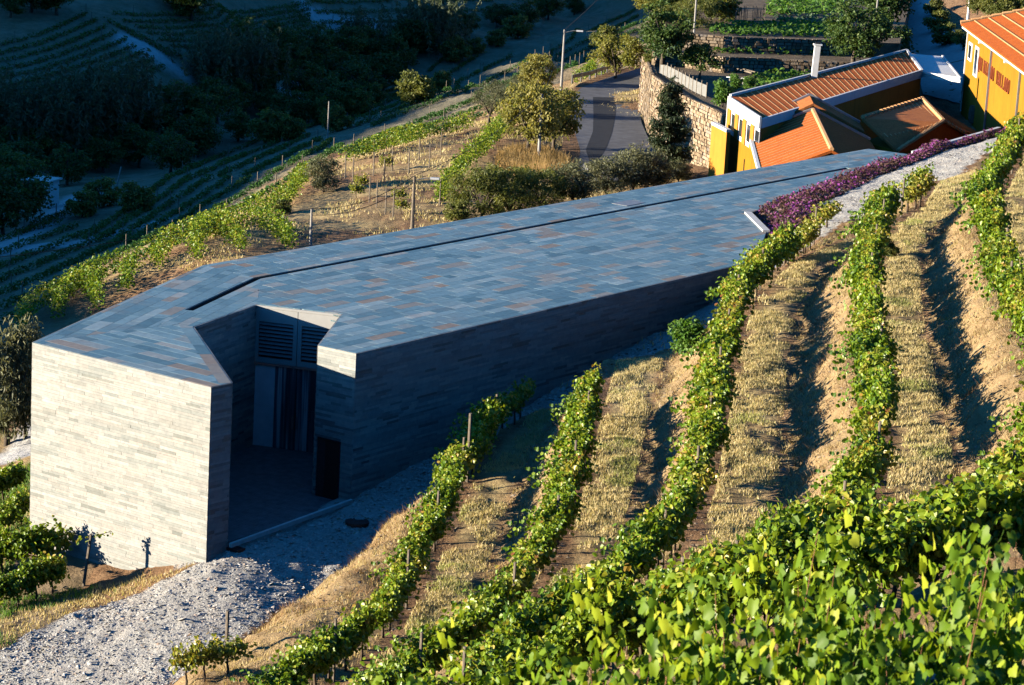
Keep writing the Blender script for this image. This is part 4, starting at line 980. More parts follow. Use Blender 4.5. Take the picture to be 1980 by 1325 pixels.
def stake(p, h, label, group=None, lean=0.0, r=.045):
    t = Thing('vineyard_stake', label, 'stake', p, group)
    V, f = tube([p - [0, 0, .2], p + [lean, 0, h]], [r, r * .9], 6); t.part('shaft', V, f, M['wood']); return t
rowlab = {'A': ('grapevine in the lowest row on the lip of the gravel yard', 'vines of the lowest slope row'),
          'B': ('grapevine in the second row up from the gravel yard', 'vines of the second slope row'),
          'C': ('grapevine in the long middle row ending at the flower bed', 'vines of the middle slope row'),
          'D': ('grapevine in the long row ending at the pale gravel path', 'vines of the fourth slope row'),
          'E': ('grapevine in the highest slope row near the right edge', 'vines of the highest slope row')}
rng = np.random.default_rng(11)
for (nm, z, l), fn, (ya, yb_r) in zip(rowdef, ROWF, ((61, 93.2), (55, 86.5), (49, 117.5), (47, 117), (46, 124))):
    y = ya; lab, grp = rowlab[nm]; cnt = 0
    while y < yb_r:
        x, _ = fn(y); x2, _ = fn(y + .5); dx = (x2 - x) / .5; dl = math.hypot(1, dx)
        p = np.array([x + rng.normal(0, .08), y, 0]); p[2] = hq(p[0], p[1])
        gap = {'A': .07, 'B': .02}.get(nm, .03)
        if nm == 'C' and y > 108: gap = .35
        if nm == 'D' and 109.5 < y < 112.5: gap = 1
        w_ = (p - [0, 0, CZ]) @ f0; sx_ = 990 + F * ((p - [0, 0, CZ]) @ CR) / w_; sy_ = 662.5 - F * ((p - [0, 0, CZ - 1.6]) @ CU) / w_
        if rng.random() > gap and -60 < sx_ < 2040 and sy_ < 1380:
            tt_ = (y - ya) / (yb_r - ya); st_ = ('lower end' if tt_ < .33 else 'middle stretch' if tt_ < .7 else 'upper end')
            late = (nm == 'C' and y > 109) or (nm == 'A' and y > 90.5) or (nm == 'D' and y > 112.5 and y < 115) or rng.random() < .08
            vine(p, math.atan2(1, dx), (FOLY[cnt % 2] if late else FOL[rng.integers(5)]), ('yellowing ' if late else '') + lab + ', ' + st_, grp + ', ' + st_ + (', yellowing' if late else ''), 1.05 if nm in 'CDE' else 1.0)
        if cnt % 7 == 3:
            q = p + [.12, 0, 0]; stake(q, 1.75, 'wooden stake among the vines of ' + {'A': 'the lowest', 'B': 'the second', 'C': 'the middle', 'D': 'the fourth', 'E': 'the highest'}[nm] + ' slope row', 'stakes of ' + grp[9:])
        y += .92 / dl; cnt += 1
# bare end stakes seen against the dark wall and gravel
p = hit(903, 932); stake(p, 2.4, 'tall bare stake standing out against the dark slate wall', r=.06)
p = hit(437, 1282); stake(p, 1.5, 'lone grey stake at the edge of the pale gravel drive', r=.06)
for i, (px, py) in enumerate([(395, 1318), (440, 1305), (360, 1330)]):
    p = hit(px, py); vine(p, .6, FOLY[i % 2], 'small yellow-green vine by the lone stake below the gravel drive', 'small vines below the drive', .8)
# big-leaved vines close to the viewer
for i, (px, py) in enumerate([(905, 1292), (960, 1272), (1025, 1280), (1110, 1300), (1180, 1262), (1250, 1190), (1330, 1150), (1405, 1118), (1475, 1085), (1545, 1115), (1610, 1122), (1690, 1108), (1760, 1095), (1830, 1062), (1900, 1050), (1975, 1030), (2050, 1010),
                             (1290, 1225), (1360, 1190), (1430, 1170), (1500, 1160), (1570, 1170), (1640, 1165), (1710, 1160), (1780, 1140), (1850, 1120), (1920, 1110), (1990, 1100), (1330, 1275), (1450, 1260), (1580, 1250), (1700, 1240), (1820, 1230), (1940, 1210)]):
    Yv = (13.4 if i < 17 else 12.2 if i < 28 else 11.0) + rng.normal(0, .25); tp_ = ony(px, py - (6 if px > 1500 else 0), Yv); g_ = float(hq(tp_[0], tp_[1]))
    r = vine(np.array([tp_[0], tp_[1], g_]), .1 + rng.normal(0, .3), FOLBIG[i % 4], 'big-leaved grapevine in the near row filling the bottom right corner', 'near row of big-leaved vines', 1)
    r.scale = (.85, 1.0, max(.7, (tp_[2] - g_) / 1.8)); link('canes', CANES[i % 4], r)
SECOND_ROW = [(1150, 1300), (1400, 1215), (1650, 1150), (1990, 1070)]
tp_ = ony(1800, 1308, 12.6); g_ = float(hq(tp_[0], tp_[1])); t = Thing('square_post', 'pale square post top among the near big-leaved vines', 'post', (tp_[0], tp_[1], g_))
V, f = box1((tp_[0], tp_[1], (tp_[2] + g_) / 2), axz(.3), (.09, .09, tp_[2] - g_)); t.part('shaft', V, f, M['concrete'])
# ---- vines on the lower terrace left of the drive, and the rows behind the winery
def row_of_vines(pxs, label, group, fol='g', spacing=1.0, sc=1.0, ymin=0, skip=.05):
    pts = resamp(hitl(pxs, ymin), 60); L = np.concatenate([[0], np.cumsum(np.linalg.norm(np.diff(pts[:, :2], axis=0), axis=1))])
    for i, d in enumerate(np.arange(0, L[-1], spacing)):
        if rng.random() < skip: continue
        q = np.array([np.interp(d, L, pts[:, k]) for k in range(3)]); q2 = np.array([np.interp(d + .3, L, pts[:, k]) for k in range(3)])
        q[2] = hq(q[0], q[1]); vine(q, math.atan2(q2[1] - q[1], q2[0] - q[0] + 1e-6), FOLY[i % 2] if fol == 'y' else FOL[rng.integers(5)], label, group, sc)
row_of_vines(SECOND_ROW, 'grapevine in the row directly behind the big-leaved near vines', 'row behind the near vines', spacing=.8, sc=1.1)
row_of_vines([(1480, 1262), (1700, 1180), (1880, 1130), (2010, 1100)], 'grapevine filling the gap above the near vines at the right edge', 'gap vines at the right edge', spacing=.7, sc=1.15)
row_of_vines([(-40, 1195), (60, 1165), (132, 1135)], 'grapevine in the row running up to the sunlit slate front', 'vines below the slate front', sc=.95, spacing=.65)
row_of_vines([(-40, 1130), (40, 1110), (100, 1095)], 'grapevine in the upper row left of the slate front', 'upper vines left of the front', spacing=.8, sc=1.15)
row_of_vines([(-30, 1060), (20, 1035), (52, 1010)], 'grapevine beside the left edge of the slate front', 'vines left of the slate front', spacing=.9, sc=.9)
row_of_vines([(-30, 985), (20, 965), (55, 945)], 'grapevine below the gravel path at the left edge', 'vines below the left path', spacing=.9, sc=.9)
p = hit(160, 1133); stake(p, 1.85, 'dark leaning stake at the end of the vine row before the slate front', lean=.25, r=.06)
# the cane reaching from that stake across the wall
pe = p + [.25, 0, 1.75]; cp_ = [pe, pe + [.35, .05, .12], pe + [.7, .1, .22]]
ct = Thing('vine_cane', 'thin leafy cane reaching out from the dark leaning stake', 'vine cane', pe)
V, f = tube(cp_, [.015, .012, .006], 5); ct.part('cane', V, f, M['vinewood'])
P_ = np.array([lerp(pe - [.4, 0, .12], cp_[2], t) for t in np.linspace(0, 1, 34)]) + rng.normal(0, .035, (34, 3)) * np.linspace(2.2, .6, 34)[:, None]; V, f = leaves(P_, .11, LEAF4, .2); ct.part('foliage', V, f, M['vine'], tone=tone_for(34, 7))
lit = [([(660, 318), (700, 308), (750, 292), (820, 272), (870, 262), (912, 250)], 'grapevine in the bright row along the crest of the knoll', 'crest row of the knoll'),
       ([(850, 398), (872, 362), (900, 330), (935, 300), (968, 262), (1000, 228), (1020, 205)], 'grapevine in the dark row climbing to the olive trees', 'dark row on the knoll'),
       ([(405, 460), (440, 442), (490, 428), (540, 408), (565, 388), (590, 352)], 'grapevine in the bright row below the round olive bush', 'bright row below the bush'),
       ([(308, 528), (306, 505), (335, 483), (372, 470), (405, 458)], 'grapevine in the curling row behind the left roof edge', 'curling row behind the roof'),
       ([(385, 512), (372, 487), (392, 466), (430, 452)], 'grapevine in the short inner curl behind the roof', 'inner curl behind the roof'),
       ([(468, 492), (445, 470), (418, 456)], 'grapevine in the short row at the roof edge below the knoll', 'short row at the roof edge'),
       ([(560, 486), (540, 462), (505, 446), (462, 440)], 'grapevine in the arched yellow-green row by the roof', 'arched row by the roof'),
       ([(245, 570), (243, 550), (262, 528), (300, 508)], 'grapevine in the half shaded curl left of the roof', 'half shaded curl'),
       ([(190, 605), (172, 575), (195, 548), (240, 525)], 'grapevine in the shaded curl nearest the left roof edge', 'shaded curl'),
       ([(112, 625), (112, 600), (150, 570), (190, 545)], 'grapevine in the outermost shaded curl at left', 'outer shaded curl'),
       ([(35, 650), (60, 615), (110, 585), (160, 560)], 'grapevine in the dark row above the left olive trees', 'dark row above the olives'),
       ([(1108, 168), (1140, 152), (1165, 138)], 'grapevine in the short bright row beside the guard rail', 'row beside the guard rail')]
LIT_ROWS = lit
for px, py in [(690, 395), (650, 330), (765, 395), (1290, 560)]: pass
for i, (px, py) in enumerate([(697, 372), (688, 385), (745, 330), (775, 415), (770, 395)]):
    vine(hit(px, py, 96), 0, FOLY[i % 2], 'young scattered vine on the bare tan bank', 'young vines on the bare bank', .8)
for px, py in [(667, 345), (682, 352), (722, 340), (742, 355), (758, 330), (714, 392), (728, 402), (745, 415), (830, 325), (810, 312), (790, 335), (852, 300), (760, 420), (850, 398), (905, 415)]:
    stake(hit(px, py, 100), 1.7, 'weathered vineyard stake on the tan knoll behind the winery', 'stakes on the knoll', r=.05)
# ------------------------------------------------------------------ shaded valley rows and far terraces
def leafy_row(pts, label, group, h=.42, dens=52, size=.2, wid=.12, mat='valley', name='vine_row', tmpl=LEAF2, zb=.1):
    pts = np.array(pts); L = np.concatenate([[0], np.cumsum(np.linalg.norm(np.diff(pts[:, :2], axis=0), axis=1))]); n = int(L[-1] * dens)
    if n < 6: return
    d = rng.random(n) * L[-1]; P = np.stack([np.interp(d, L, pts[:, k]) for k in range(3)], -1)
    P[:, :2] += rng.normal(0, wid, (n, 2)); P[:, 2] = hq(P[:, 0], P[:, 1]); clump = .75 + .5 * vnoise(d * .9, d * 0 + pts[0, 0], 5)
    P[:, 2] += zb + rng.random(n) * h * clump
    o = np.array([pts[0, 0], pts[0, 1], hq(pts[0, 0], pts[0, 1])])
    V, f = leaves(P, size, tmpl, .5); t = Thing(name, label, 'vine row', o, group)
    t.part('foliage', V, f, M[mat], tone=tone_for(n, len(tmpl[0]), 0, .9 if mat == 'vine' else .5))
    S = np.arange(3.5, L[-1], 15.0)
    st = [tube([q - [0, 0, .2], q + [0, 0, 1.2]], [.05, .04], 4, False) for q in [np.array([np.interp(s, L, pts[:, k]) for k in range(3)]) for s in S]]
    if st: V, f = merge(st); t.part('stakes', V, f, M['wood'], kind='stuff')
def valley_rows(starts, ends, n, label, group, bow=0, **k):
    for i in range(n):
        t = i / (n - 1); a_ = lerp(np.array(starts[0], float), np.array(starts[1], float), t); b_ = lerp(np.array(ends[0], float), np.array(ends[1], float), t)
        pl_ = []
        for u in np.linspace(0, 1, 9):
            q = lerp(a_, b_, u); q = q + np.array([0, bow * 4 * u * (1 - u)]) + rng.normal(0, .8, 2); pl_.append(hit(q[0], q[1], 125))
        leafy_row(pl_, label, group, **k)
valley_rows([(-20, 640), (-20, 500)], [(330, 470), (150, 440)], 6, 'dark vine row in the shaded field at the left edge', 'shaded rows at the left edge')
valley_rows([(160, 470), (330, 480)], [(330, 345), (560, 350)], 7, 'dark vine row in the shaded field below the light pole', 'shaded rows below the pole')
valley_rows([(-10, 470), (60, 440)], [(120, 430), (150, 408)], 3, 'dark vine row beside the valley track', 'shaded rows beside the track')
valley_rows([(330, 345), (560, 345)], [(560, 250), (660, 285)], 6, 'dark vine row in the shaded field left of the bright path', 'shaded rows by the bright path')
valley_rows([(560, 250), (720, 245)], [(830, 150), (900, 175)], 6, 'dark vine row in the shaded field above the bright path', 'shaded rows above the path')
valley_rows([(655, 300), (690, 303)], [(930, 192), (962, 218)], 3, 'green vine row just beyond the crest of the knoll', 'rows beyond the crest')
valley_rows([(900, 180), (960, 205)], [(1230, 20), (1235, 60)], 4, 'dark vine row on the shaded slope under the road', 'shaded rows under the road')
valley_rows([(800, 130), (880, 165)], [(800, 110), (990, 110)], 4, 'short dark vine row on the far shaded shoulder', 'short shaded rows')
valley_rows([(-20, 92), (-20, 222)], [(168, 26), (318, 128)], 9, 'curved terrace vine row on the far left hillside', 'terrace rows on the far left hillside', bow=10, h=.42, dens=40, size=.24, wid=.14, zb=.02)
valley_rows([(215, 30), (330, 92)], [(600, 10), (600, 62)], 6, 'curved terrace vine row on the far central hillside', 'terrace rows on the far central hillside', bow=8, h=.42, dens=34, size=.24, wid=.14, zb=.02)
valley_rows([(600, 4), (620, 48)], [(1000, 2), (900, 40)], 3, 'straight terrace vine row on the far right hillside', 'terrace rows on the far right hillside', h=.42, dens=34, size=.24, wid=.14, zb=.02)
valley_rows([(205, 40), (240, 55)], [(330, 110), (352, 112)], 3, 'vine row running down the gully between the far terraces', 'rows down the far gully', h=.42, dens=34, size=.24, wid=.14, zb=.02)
for pxs, lab, grp in LIT_ROWS: leafy_row(resamp(hitl(pxs, 96), 40), (lambda t: t.replace(' row', ' vine row', 1) if ' row' in t else t.replace('curl', 'curled vine row', 1))(lab.replace('grapevine in the ', '')), None, h=1.35, dens=150, size=.15, wid=.24, mat='vine', tmpl=LEAF4, zb=.25)
# ------------------------------------------------------------------ trees and bushes
def crown(n, nc, size, tmpl, shape, spread=.34, up=.35, tone=(0, 1)):
    """leaf clumps on branch ends through an irregular crown; unit height"""
    P, T = [], []
    for c in range(nc):
        while True:
            q = rng.uniform(-1, 1, 3)
            if q @ q < 1 and q @ q > .12: break
        cz = shape(q); k = n // nc; rr_ = spread * rng.uniform(.6, 1.3)
        pp = rng.normal(0, 1, (k, 3)); pp /= np.linalg.norm(pp, axis=1, keepdims=True); pp *= (rng.random((k, 1)) ** .45) * rr_ * np.array([1, 1, .75])
        P.append(cz + pp); T.append(np.clip(rng.normal(.25 + .5 * rng.random(), .2, k) + .0 * pp[:, 2], 0, 1))
    P = np.concatenate(P); T = np.concatenate(T)
    V, f = leaves(P, size, tmpl, up); return V, f, np.repeat(T * (tone[1] - tone[0]) + tone[0], len(tmpl[0]))
def limbs(h, r, nb, fork, spread, top):
    parts = [tube([(0, 0, -.3), (.05, 0, fork * .5), (.02, .05, fork)], [r, r * .8, r * .65], 7)]
    for k in range(nb):
        a_ = 6.28 * k / nb + rng.random(); s = spread * rng.uniform(.6, 1); z1 = top * rng.uniform(.7, 1)
        parts.append(tube([(.02, .05, fork - .1), (s * .45 * math.cos(a_), s * .45 * math.sin(a_), (fork + z1) / 2), (s * math.cos(a_), s * math.sin(a_), z1)], [r * .55, r * .35, r * .1], 5))
    return merge(parts)
PROTO = {}
def proto(nm, trunkargs, n, nc, size, tmpl, shape, mat, **k):
    V, f = limbs(*trunkargs); tm = mesh('trunk', V, f, M['bark'], smooth=True); out = []
    for j in range(2):
        V, f, T = crown(n, nc, size, tmpl, shape, **k); out.append(mesh('crown', V, f, M[mat], T))
    PROTO[nm] = (tm, out)
ell = lambda cx, rz_, cz: (lambda q: np.array([q[0] * cx, q[1] * cx, cz + q[2] * rz_]))
proto('olive_tree', (4, .16, 6, 1.2, 1.6, 3.2), 5200, 46, .17, NARROW, ell(1.7, 1.25, 2.7), 'olive', spread=.55)
proto('olive_bush', (2, .10, 6, .3, .8, 1.8), 4200, 40, .17, NARROW, ell(.95, .95, 1.2), 'olive', spread=.45)
proto('broad_tree', (4, .17, 7, 1.0, 1.7, 3.4), 4600, 50, .20, LEAF2, ell(1.9, 1.5, 2.5), 'almond', spread=.55)
proto('yellow_tree', (4, .14, 8, .6, 1.9, 3.2), 4200, 46, .20, LEAF2, ell(2.1, 1.4, 2.1), 'willow', spread=.6)
proto('dark_tree', (5, .2, 6, 1.0, 2.0, 4.2), 4600, 46, .25, LEAF2, ell(2.2, 2.1, 2.7), 'darktree', spread=.75)
proto('citrus_tree', (3, .10, 5, .7, .8, 2.0), 2600, 26, .18, LEAF2, ell(1.3, .9, 1.6), 'darktree', spread=.5, tone=(.2, 1))
proto('shrub', (2, .07, 6, .2, .8, 1.4), 2600, 30, .17, LEAF2, ell(1.0, .75, .85), 'bush', spread=.42)
proto('feathery_shrub', (2, .07, 8, .2, 1.2, 2.0), 4200, 44, .20, NARROW, ell(1.6, 1.0, 1.1), 'bush', spread=.5)
proto('leafy_shrub', (1, .05, 4, .3, .4, 1.2), 1500, 18, .17, LEAF2, ell(.5, .75, 1.0), 'veg', spread=.35)
# reeds and conifer
P_ = []
for c in range(60):
    b = rng.normal(0, 1.1, 2); t = rng.random(70); ln_ = rng.uniform(2.5, 4.5); le = rng.normal(0, .5, 2)
    P_.append(np.stack([b[0] + le[0] * t ** 2, b[1] + le[1] * t ** 2, ln_ * t], -1))
P_ = np.concatenate(P_); V, f = leaves(P_, .34, NARROW, .1); RE = mesh('reed_leaves', V, f, M['reed'], tone_for(len(P_), 4))
V, f = merge([tube([(x, y, -.2), (x * 1.1, y * 1.1, 2.8)], [.03, .02], 4) for x, y in rng.normal(0, .9, (14, 2))]); PROTO['reed_clump'] = (mesh('stem', V, f, M['reed']), [RE, RE])
P_, T_ = [], []
for k in range(15):
    z = .8 + k * .36; rad = 1.75 * (1 - (z - .5) / 6.4) ** .8 * rng.uniform(.75, 1.25)
    for b in range(6):
        a_ = rng.random() * 6.28; rr2 = rad * rng.uniform(.55, 1.25); m_ = 95; t = rng.random(m_) ** .7
        p = np.stack([math.cos(a_) * rr2 * t, math.sin(a_) * rr2 * t, z - .25 * t + .35 * t ** 3 + 0 * t], -1) + rng.normal(0, .10, (m_, 3)) * np.array([1, 1, .8]); P_.append(p); T_.append(np.full(m_, rng.random() * .5) + t * .45)
P_.append(np.stack([rng.normal(0, .06, 60), rng.normal(0, .06, 60), rng.uniform(5.6, 6.6, 60)], -1)); T_.append(np.full(60, .5))
P_ = np.concatenate(P_); T_ = np.clip(np.concatenate(T_), 0, 1); V, f = leaves(P_, .27, NARROW, .1); CO = mesh('crown', V, f, M['conifer'], np.repeat(T_, 4))
V, f = tube([(0, 0, -.3), (0, 0, 3), (.05, 0, 6)], [.16, .1, .03], 7); PROTO['conifer_tree'] = (mesh('trunk', V, f, M['bark']), [CO, CO])
def plant(kind, p, sc, label, cat='tree', group=None, var=0):
    tm, cr = PROTO[kind]; sc = np.array(sc if np.ndim(sc) else (sc, sc, sc), float)
    r = link(kind, None, loc=tuple(p), label=label, cat=cat, group=group); r.rotation_euler = (0, 0, rng.random() * 6.28); r.scale = tuple(sc)
    link('stem' if kind == 'reed_clump' else 'trunk', tm, r); link('leaves' if kind == 'reed_clump' else 'crown', cr[var % 2], r); return r
rng = np.random.default_rng(23)
for kd, px, py, sc, lab, ct_ in [
    ('olive_tree', 945, 246, .95, 'grey-green olive tree with bare trunk at the top of the tan bank', 'tree'),
    ('olive_tree', 985, 225, .85, 'second grey-green olive tree right behind the bare-trunked one', 'tree'),
    ('olive_bush', 624, 372, 1.15, 'round grey-green olive bush alone on the left of the knoll', 'bush'),
    ('broad_tree', 1036, 196, (.9, .9, 1.05), 'small round yellow-green tree on the rim left of the road pole', 'tree'),
    ('broad_tree', 1020, 308, (1.15, 1.15, 1.4), 'large airy tree in dry grass beside the road', 'tree'),
    ('broad_tree', 1068, 300, (1.1, 1.1, 1.25), 'leaning right half of the airy roadside trees', 'tree'),
    ('olive_bush', 12, 862, (1.7, 1.7, 2.5), 'tall olive tree at the left picture edge', 'tree'),
    ('olive_bush', 48, 846, (1.0, 1.0, 2.4), 'narrow olive tree against the left corner of the slate front', 'tree'),
    ('feathery_shrub', 930, 422, (1.35, 1.35, 1.55), 'big rounded green shrub behind the long roof edge', 'bush'),
    ('feathery_shrub', 985, 412, (1.35, 1.35, 1.4), 'broad dark green shrub second along the long roof edge', 'bush'),
    ('feathery_shrub', 1045, 402, (1.35, 1.35, 1.2), 'broad green shrub in the middle behind the roof edge', 'bush'),
    ('olive_bush', 1108, 392, (1.5, 1.5, 1.25), 'grey-green shrub behind the roof below the road sign', 'bush'),
    ('olive_bush', 1170, 378, (1.5, 1.5, 1.15), 'grey-green shrub behind the roof in front of the asphalt', 'bush'),
    ('olive_bush', 1225, 372, (1.5, 1.5, 1.4), 'tall grey-green shrub left of the ragged conifer', 'bush'),
    ('olive_bush', 1262, 365, (1.5, 1.5, 1.2), 'pale grey-green shrub at the foot of the ragged conifer', 'bush'),
    ('olive_bush', 1312, 352, (1.0, 1.0, .7), 'low grey-green shrub right of the ragged conifer', 'bush'),
    ('conifer_tree', 1288, 347, (1.25, 1.25, 1.1), 'ragged dark conifer in front of the tall stone wall', 'tree'),
    ('shrub', 885, 430, .8, 'low green shrub at the left end of the roof hedge', 'bush'),
    ('shrub', 548, 415, .6, 'small yellow-green bush on the rim below the olive bush', 'bush')]:
    p = hit(px, py, 97); plant(kd, p, sc, lab, ct_)
plant('leafy_shrub', hit(1322, 690), (1.0, 1.0, .85), 'leafy green sucker on the bank lip left of the middle vine row', 'bush')
plant('shrub', hit(1719, 497), (.36, .36, .38), 'small dark green weed tuft alone on the dry grass', 'weed')
for kd, px, py, z, sc, lab, ct_ in [
    ('yellow_tree', 1190, 152, RZ + .3, (1.2, 1.2, 1.15), 'bright yellow-green spreading tree beyond the guard rail', 'tree'),
    ('dark_tree', 1282, 118, T1, (.95, .95, .95), 'large dark tree at the left corner of the garden terraces', 'tree'),
    ('citrus_tree', 1352, 152, T0, (1.15, 1.15, 1.1), 'dark citrus tree on the lowest garden terrace', 'tree'),
    ('leafy_shrub', 1396, 208, T0, (1.1, 1.1, 1.15), 'upright bright green shrub at the corner of the long house', 'bush'),
    ('leafy_shrub', 1422, 178, T0, .8, 'small bright green shrub beside the garden bench', 'bush'),
    ('leafy_shrub', 1447, 176, T0, (.8, .8, .65), 'small bright green shrub right of the garden bench', 'bush'),
    ('dark_tree', 1690, 142, T0 - 1.0, (1.35, 1.35, 1.1), 'very large dark tree behind the long tiled roof', 'tree'),
    ('dark_tree', 1650, 122, T1, (1.1, 1.1, 1.05), 'dense dark tree left of the very large one behind the roof', 'tree'),
    ('dark_tree', 1700, 55, T2, (1.15, 1.15, 1.1), 'dark tree farther up beside the lane', 'tree'),
    ('shrub', 1300, 45, T2, (1.6, 1.6, 1.6), 'green bush above the large dark garden tree', 'bush'),
    ('feathery_shrub', 1340, 55, T2, (1.3, 1.3, 1.2), 'grey-green bush left of the picket fence', 'bush'),
    ('shrub', 1395, 40, T2, (1.7, 1.7, 1.7), 'green bush beside the picket fence', 'bush'),
    ('yellow_tree', 1262, 32, T2 - 1, (.9, .9, .8), 'yellow bush at the top of the road bank', 'bush'),
    ('shrub', 1290, 20, T3, (1.8, 1.8, 1.5), 'dark green bush at the top edge left of the pole', 'bush'),
    ('shrub', 1370, 8, T3, (1.8, 1.8, 1.5), 'green bush at the top edge right of the pole', 'bush'),
    ('shrub', 1258, 122, T0, (.7, .7, .6), 'small dry bush on the corner of the curved stone wall', 'bush')]:
    plant(kd, onz(px, py, z), sc, lab, ct_)
for kd, px, py, sc, lab in [('shrub', 1812, 62, 1.25, 'rounded green bush along the right side of the lane'), ('shrub', 1828, 88, 1.2, 'dark rounded bush nearest the canopy on the lane'), ('shrub', 1806, 30, 1.0, 'small bush high up the right side of the lane'),
                            ('yellow_tree', 1862, 98, .55, 'bright yellow bush beside the corner of the yellow house')]:
    plant(kd, hit(px, py, 190), sc, lab, 'bush')
# vines on the bank at the top right
for px, py in [(1890, 8), (1915, 14), (1940, 18), (1965, 20), (1985, 16), (1900, -5), (1940, -4), (1975, -6)]:
    plant('shrub', onz(px, py + 14, -17.0), (1.0, 1.0, .9), 'green vine clump on the bank above the yellow house roof', 'bush', 'vine clumps above the yellow roof')
# trees along the stream, in shade
wood = [(20, 300), (60, 310), (110, 298), (170, 290), (230, 282), (300, 262), (340, 235), (380, 245), (330, 205), (420, 225), (460, 205), (500, 180), (430, 180), (520, 150), (560, 135), (610, 130), (480, 120), (540, 105), (600, 105), (660, 120), (700, 110), (740, 100), (640, 160), (690, 150), (760, 130), (800, 95), (590, 190), (520, 215), (640, 205),
        (560, 235), (380, 290), (270, 310), (330, 320), (200, 320), (130, 345), (40, 345), (10, 370), (660, 215), (690, 190), (740, 165), (460, 260), (850, 70), (900, 55), (960, 40), (1010, 45), (1060, 25), (1110, 15), (370, 25), (350, 15), (20, 20), (60, 10), (110, 15), (30, 420), (5, 440)]
for i, (px, py) in enumerate(wood):
    p = hit(px, py + 14, 150); s = rng.uniform(.65, 1.15)
    plant('dark_tree', p, (s * 1.15, s * 1.15, s), 'dark tree in the shaded wood ' + ('at the left end of the stream' if px < 260 else 'below the far central terraces' if px < 600 else 'far down under the road bend') , 'tree', 'shaded trees ' + ('left' if px < 260 else 'centre' if px < 600 else 'right'), i)
for i, (px, py) in enumerate([(30, 285), (75, 275), (115, 265), (160, 255), (205, 245), (240, 235), (55, 300), (100, 290), (145, 280), (410, 165), (440, 155), (480, 165), (810, 85), (840, 80), (700, 90), (15, 270), (190, 270)]):
    plant('reed_clump', hit(px, py + 12, 150), rng.uniform(1.3, 1.9), 'pale reed clump on the shaded stream bank ' + ('below the far left terraces' if px < 300 else 'among the far dark trees'), 'reeds', 'reeds on the stream bank, ' + ('left' if px < 300 else 'right'))
for i, (px, py) in enumerate([(600, 225), (630, 240), (690, 225), (720, 205), (560, 270), (520, 275), (650, 255), (880, 120), (920, 105), (960, 90), (1000, 75), (160, 420), (200, 400), (260, 410), (850, 180), (800, 200), (1170, 95)]):
    plant('shrub', hit(px, py, 150), rng.uniform(1.2, 2.0), 'dark shrub among the shaded valley fields', 'bush', 'shrubs among the valley fields')
# ------------------------------------------------------------------ garden beds
def bed(name, px, z, label, dens, size, mat, h=.4, tmpl=LEAF2, rows=.6):
    poly = np.array([onz(x, y, z)[:2] for x, y in px]); lo, hi = poly.min(0), poly.max(0); A_ = np.prod(hi - lo); n = int(A_ * dens)
    q = lo + rng.random((n, 2)) * (hi - lo); q[:, 1] = np.round(q[:, 1] / rows) * rows + rng.normal(0, rows * .17, n)
    q = q[inpoly(q[:, 0], q[:, 1], poly)]; n = len(q)
    P = np.concatenate([q, (z + CZ + .05 + rng.random(n) * h)[:, None]], 1); V, f = leaves(P, size, tmpl, .6, droop=False)
    c = q.mean(0); t = mesh(name, V - np.array([c[0], c[1], z + CZ]), f, M[mat], tone_for(n, len(tmpl[0])))
    return link(name, t, loc=(c[0], c[1], z + CZ), label=label, cat='vegetable bed', kind='stuff')
bed('vegetable_bed', [(1455, 172), (1455, 150), (1560, 135), (1620, 150), (1500, 178), (1470, 184)], T0, 'leafy green vegetables behind the long house ridge', 16, .34, 'veg')
bed('vegetable_bed', [(1375, 103), (1380, 90), (1560, 92), (1600, 100), (1590, 108)], T1, 'leafy row of green vegetables between the two garden walls', 14, .36, 'veg')
bed('cabbage_bed', [(1262, 112), (1262, 98), (1310, 96), (1318, 112)], T1, 'bluish cabbages on the garden corner above the curved wall', 12, .4, 'cabbage')
bed('vegetable_bed', [(1372, 68), (1380, 50), (1640, 46), (1640, 74)], T2, 'bright green vegetables on the top terrace', 12, .4, 'veg')
bed('vegetable_bed', [(1480, 32), (1490, -8), (1620, -8), (1640, 30)], T2, 'bright green vegetables at the top edge of the picture', 9, .45, 'veg')
bed('cabbage_bed', [(1500, 46), (1500, 38), (1640, 36), (1640, 45)], T2, 'pale bluish cabbages between the top green beds', 10, .4, 'cabbage')
# benches and planks
p = onz(1420, 160, T0); gb_ = Thing('garden_bench', 'white garden bench and table leaning by the vegetable bed', 'bench', p)
V, f = beam(p + [-.6, -.3, .45], p + [.9, -1.3, .5], .35, .06); gb_.part('seat', V, f, M['white'])
for sx in (-.4, .6):
    V, f = beam(p + [sx, -.5 - sx * .5, 0], p + [sx, -.5 - sx * .5, .45], .3, .06); gb_.part('leg', V, f, M['concrete'])
p = onz(1425, 142, T0); pk = Thing('plank_frame', 'long pale plank frame lying on the dark garden soil', 'planks', p)
V, f = merge([beam(p + [-.6, 1.2, .35], p + [1.0, -2.2, .35], .12, .12), beam(p + [-.1, 1.3, .35], p + [1.5, -2.1, .35], .12, .12)]); pk.part('plank', V, f, M['wood'])
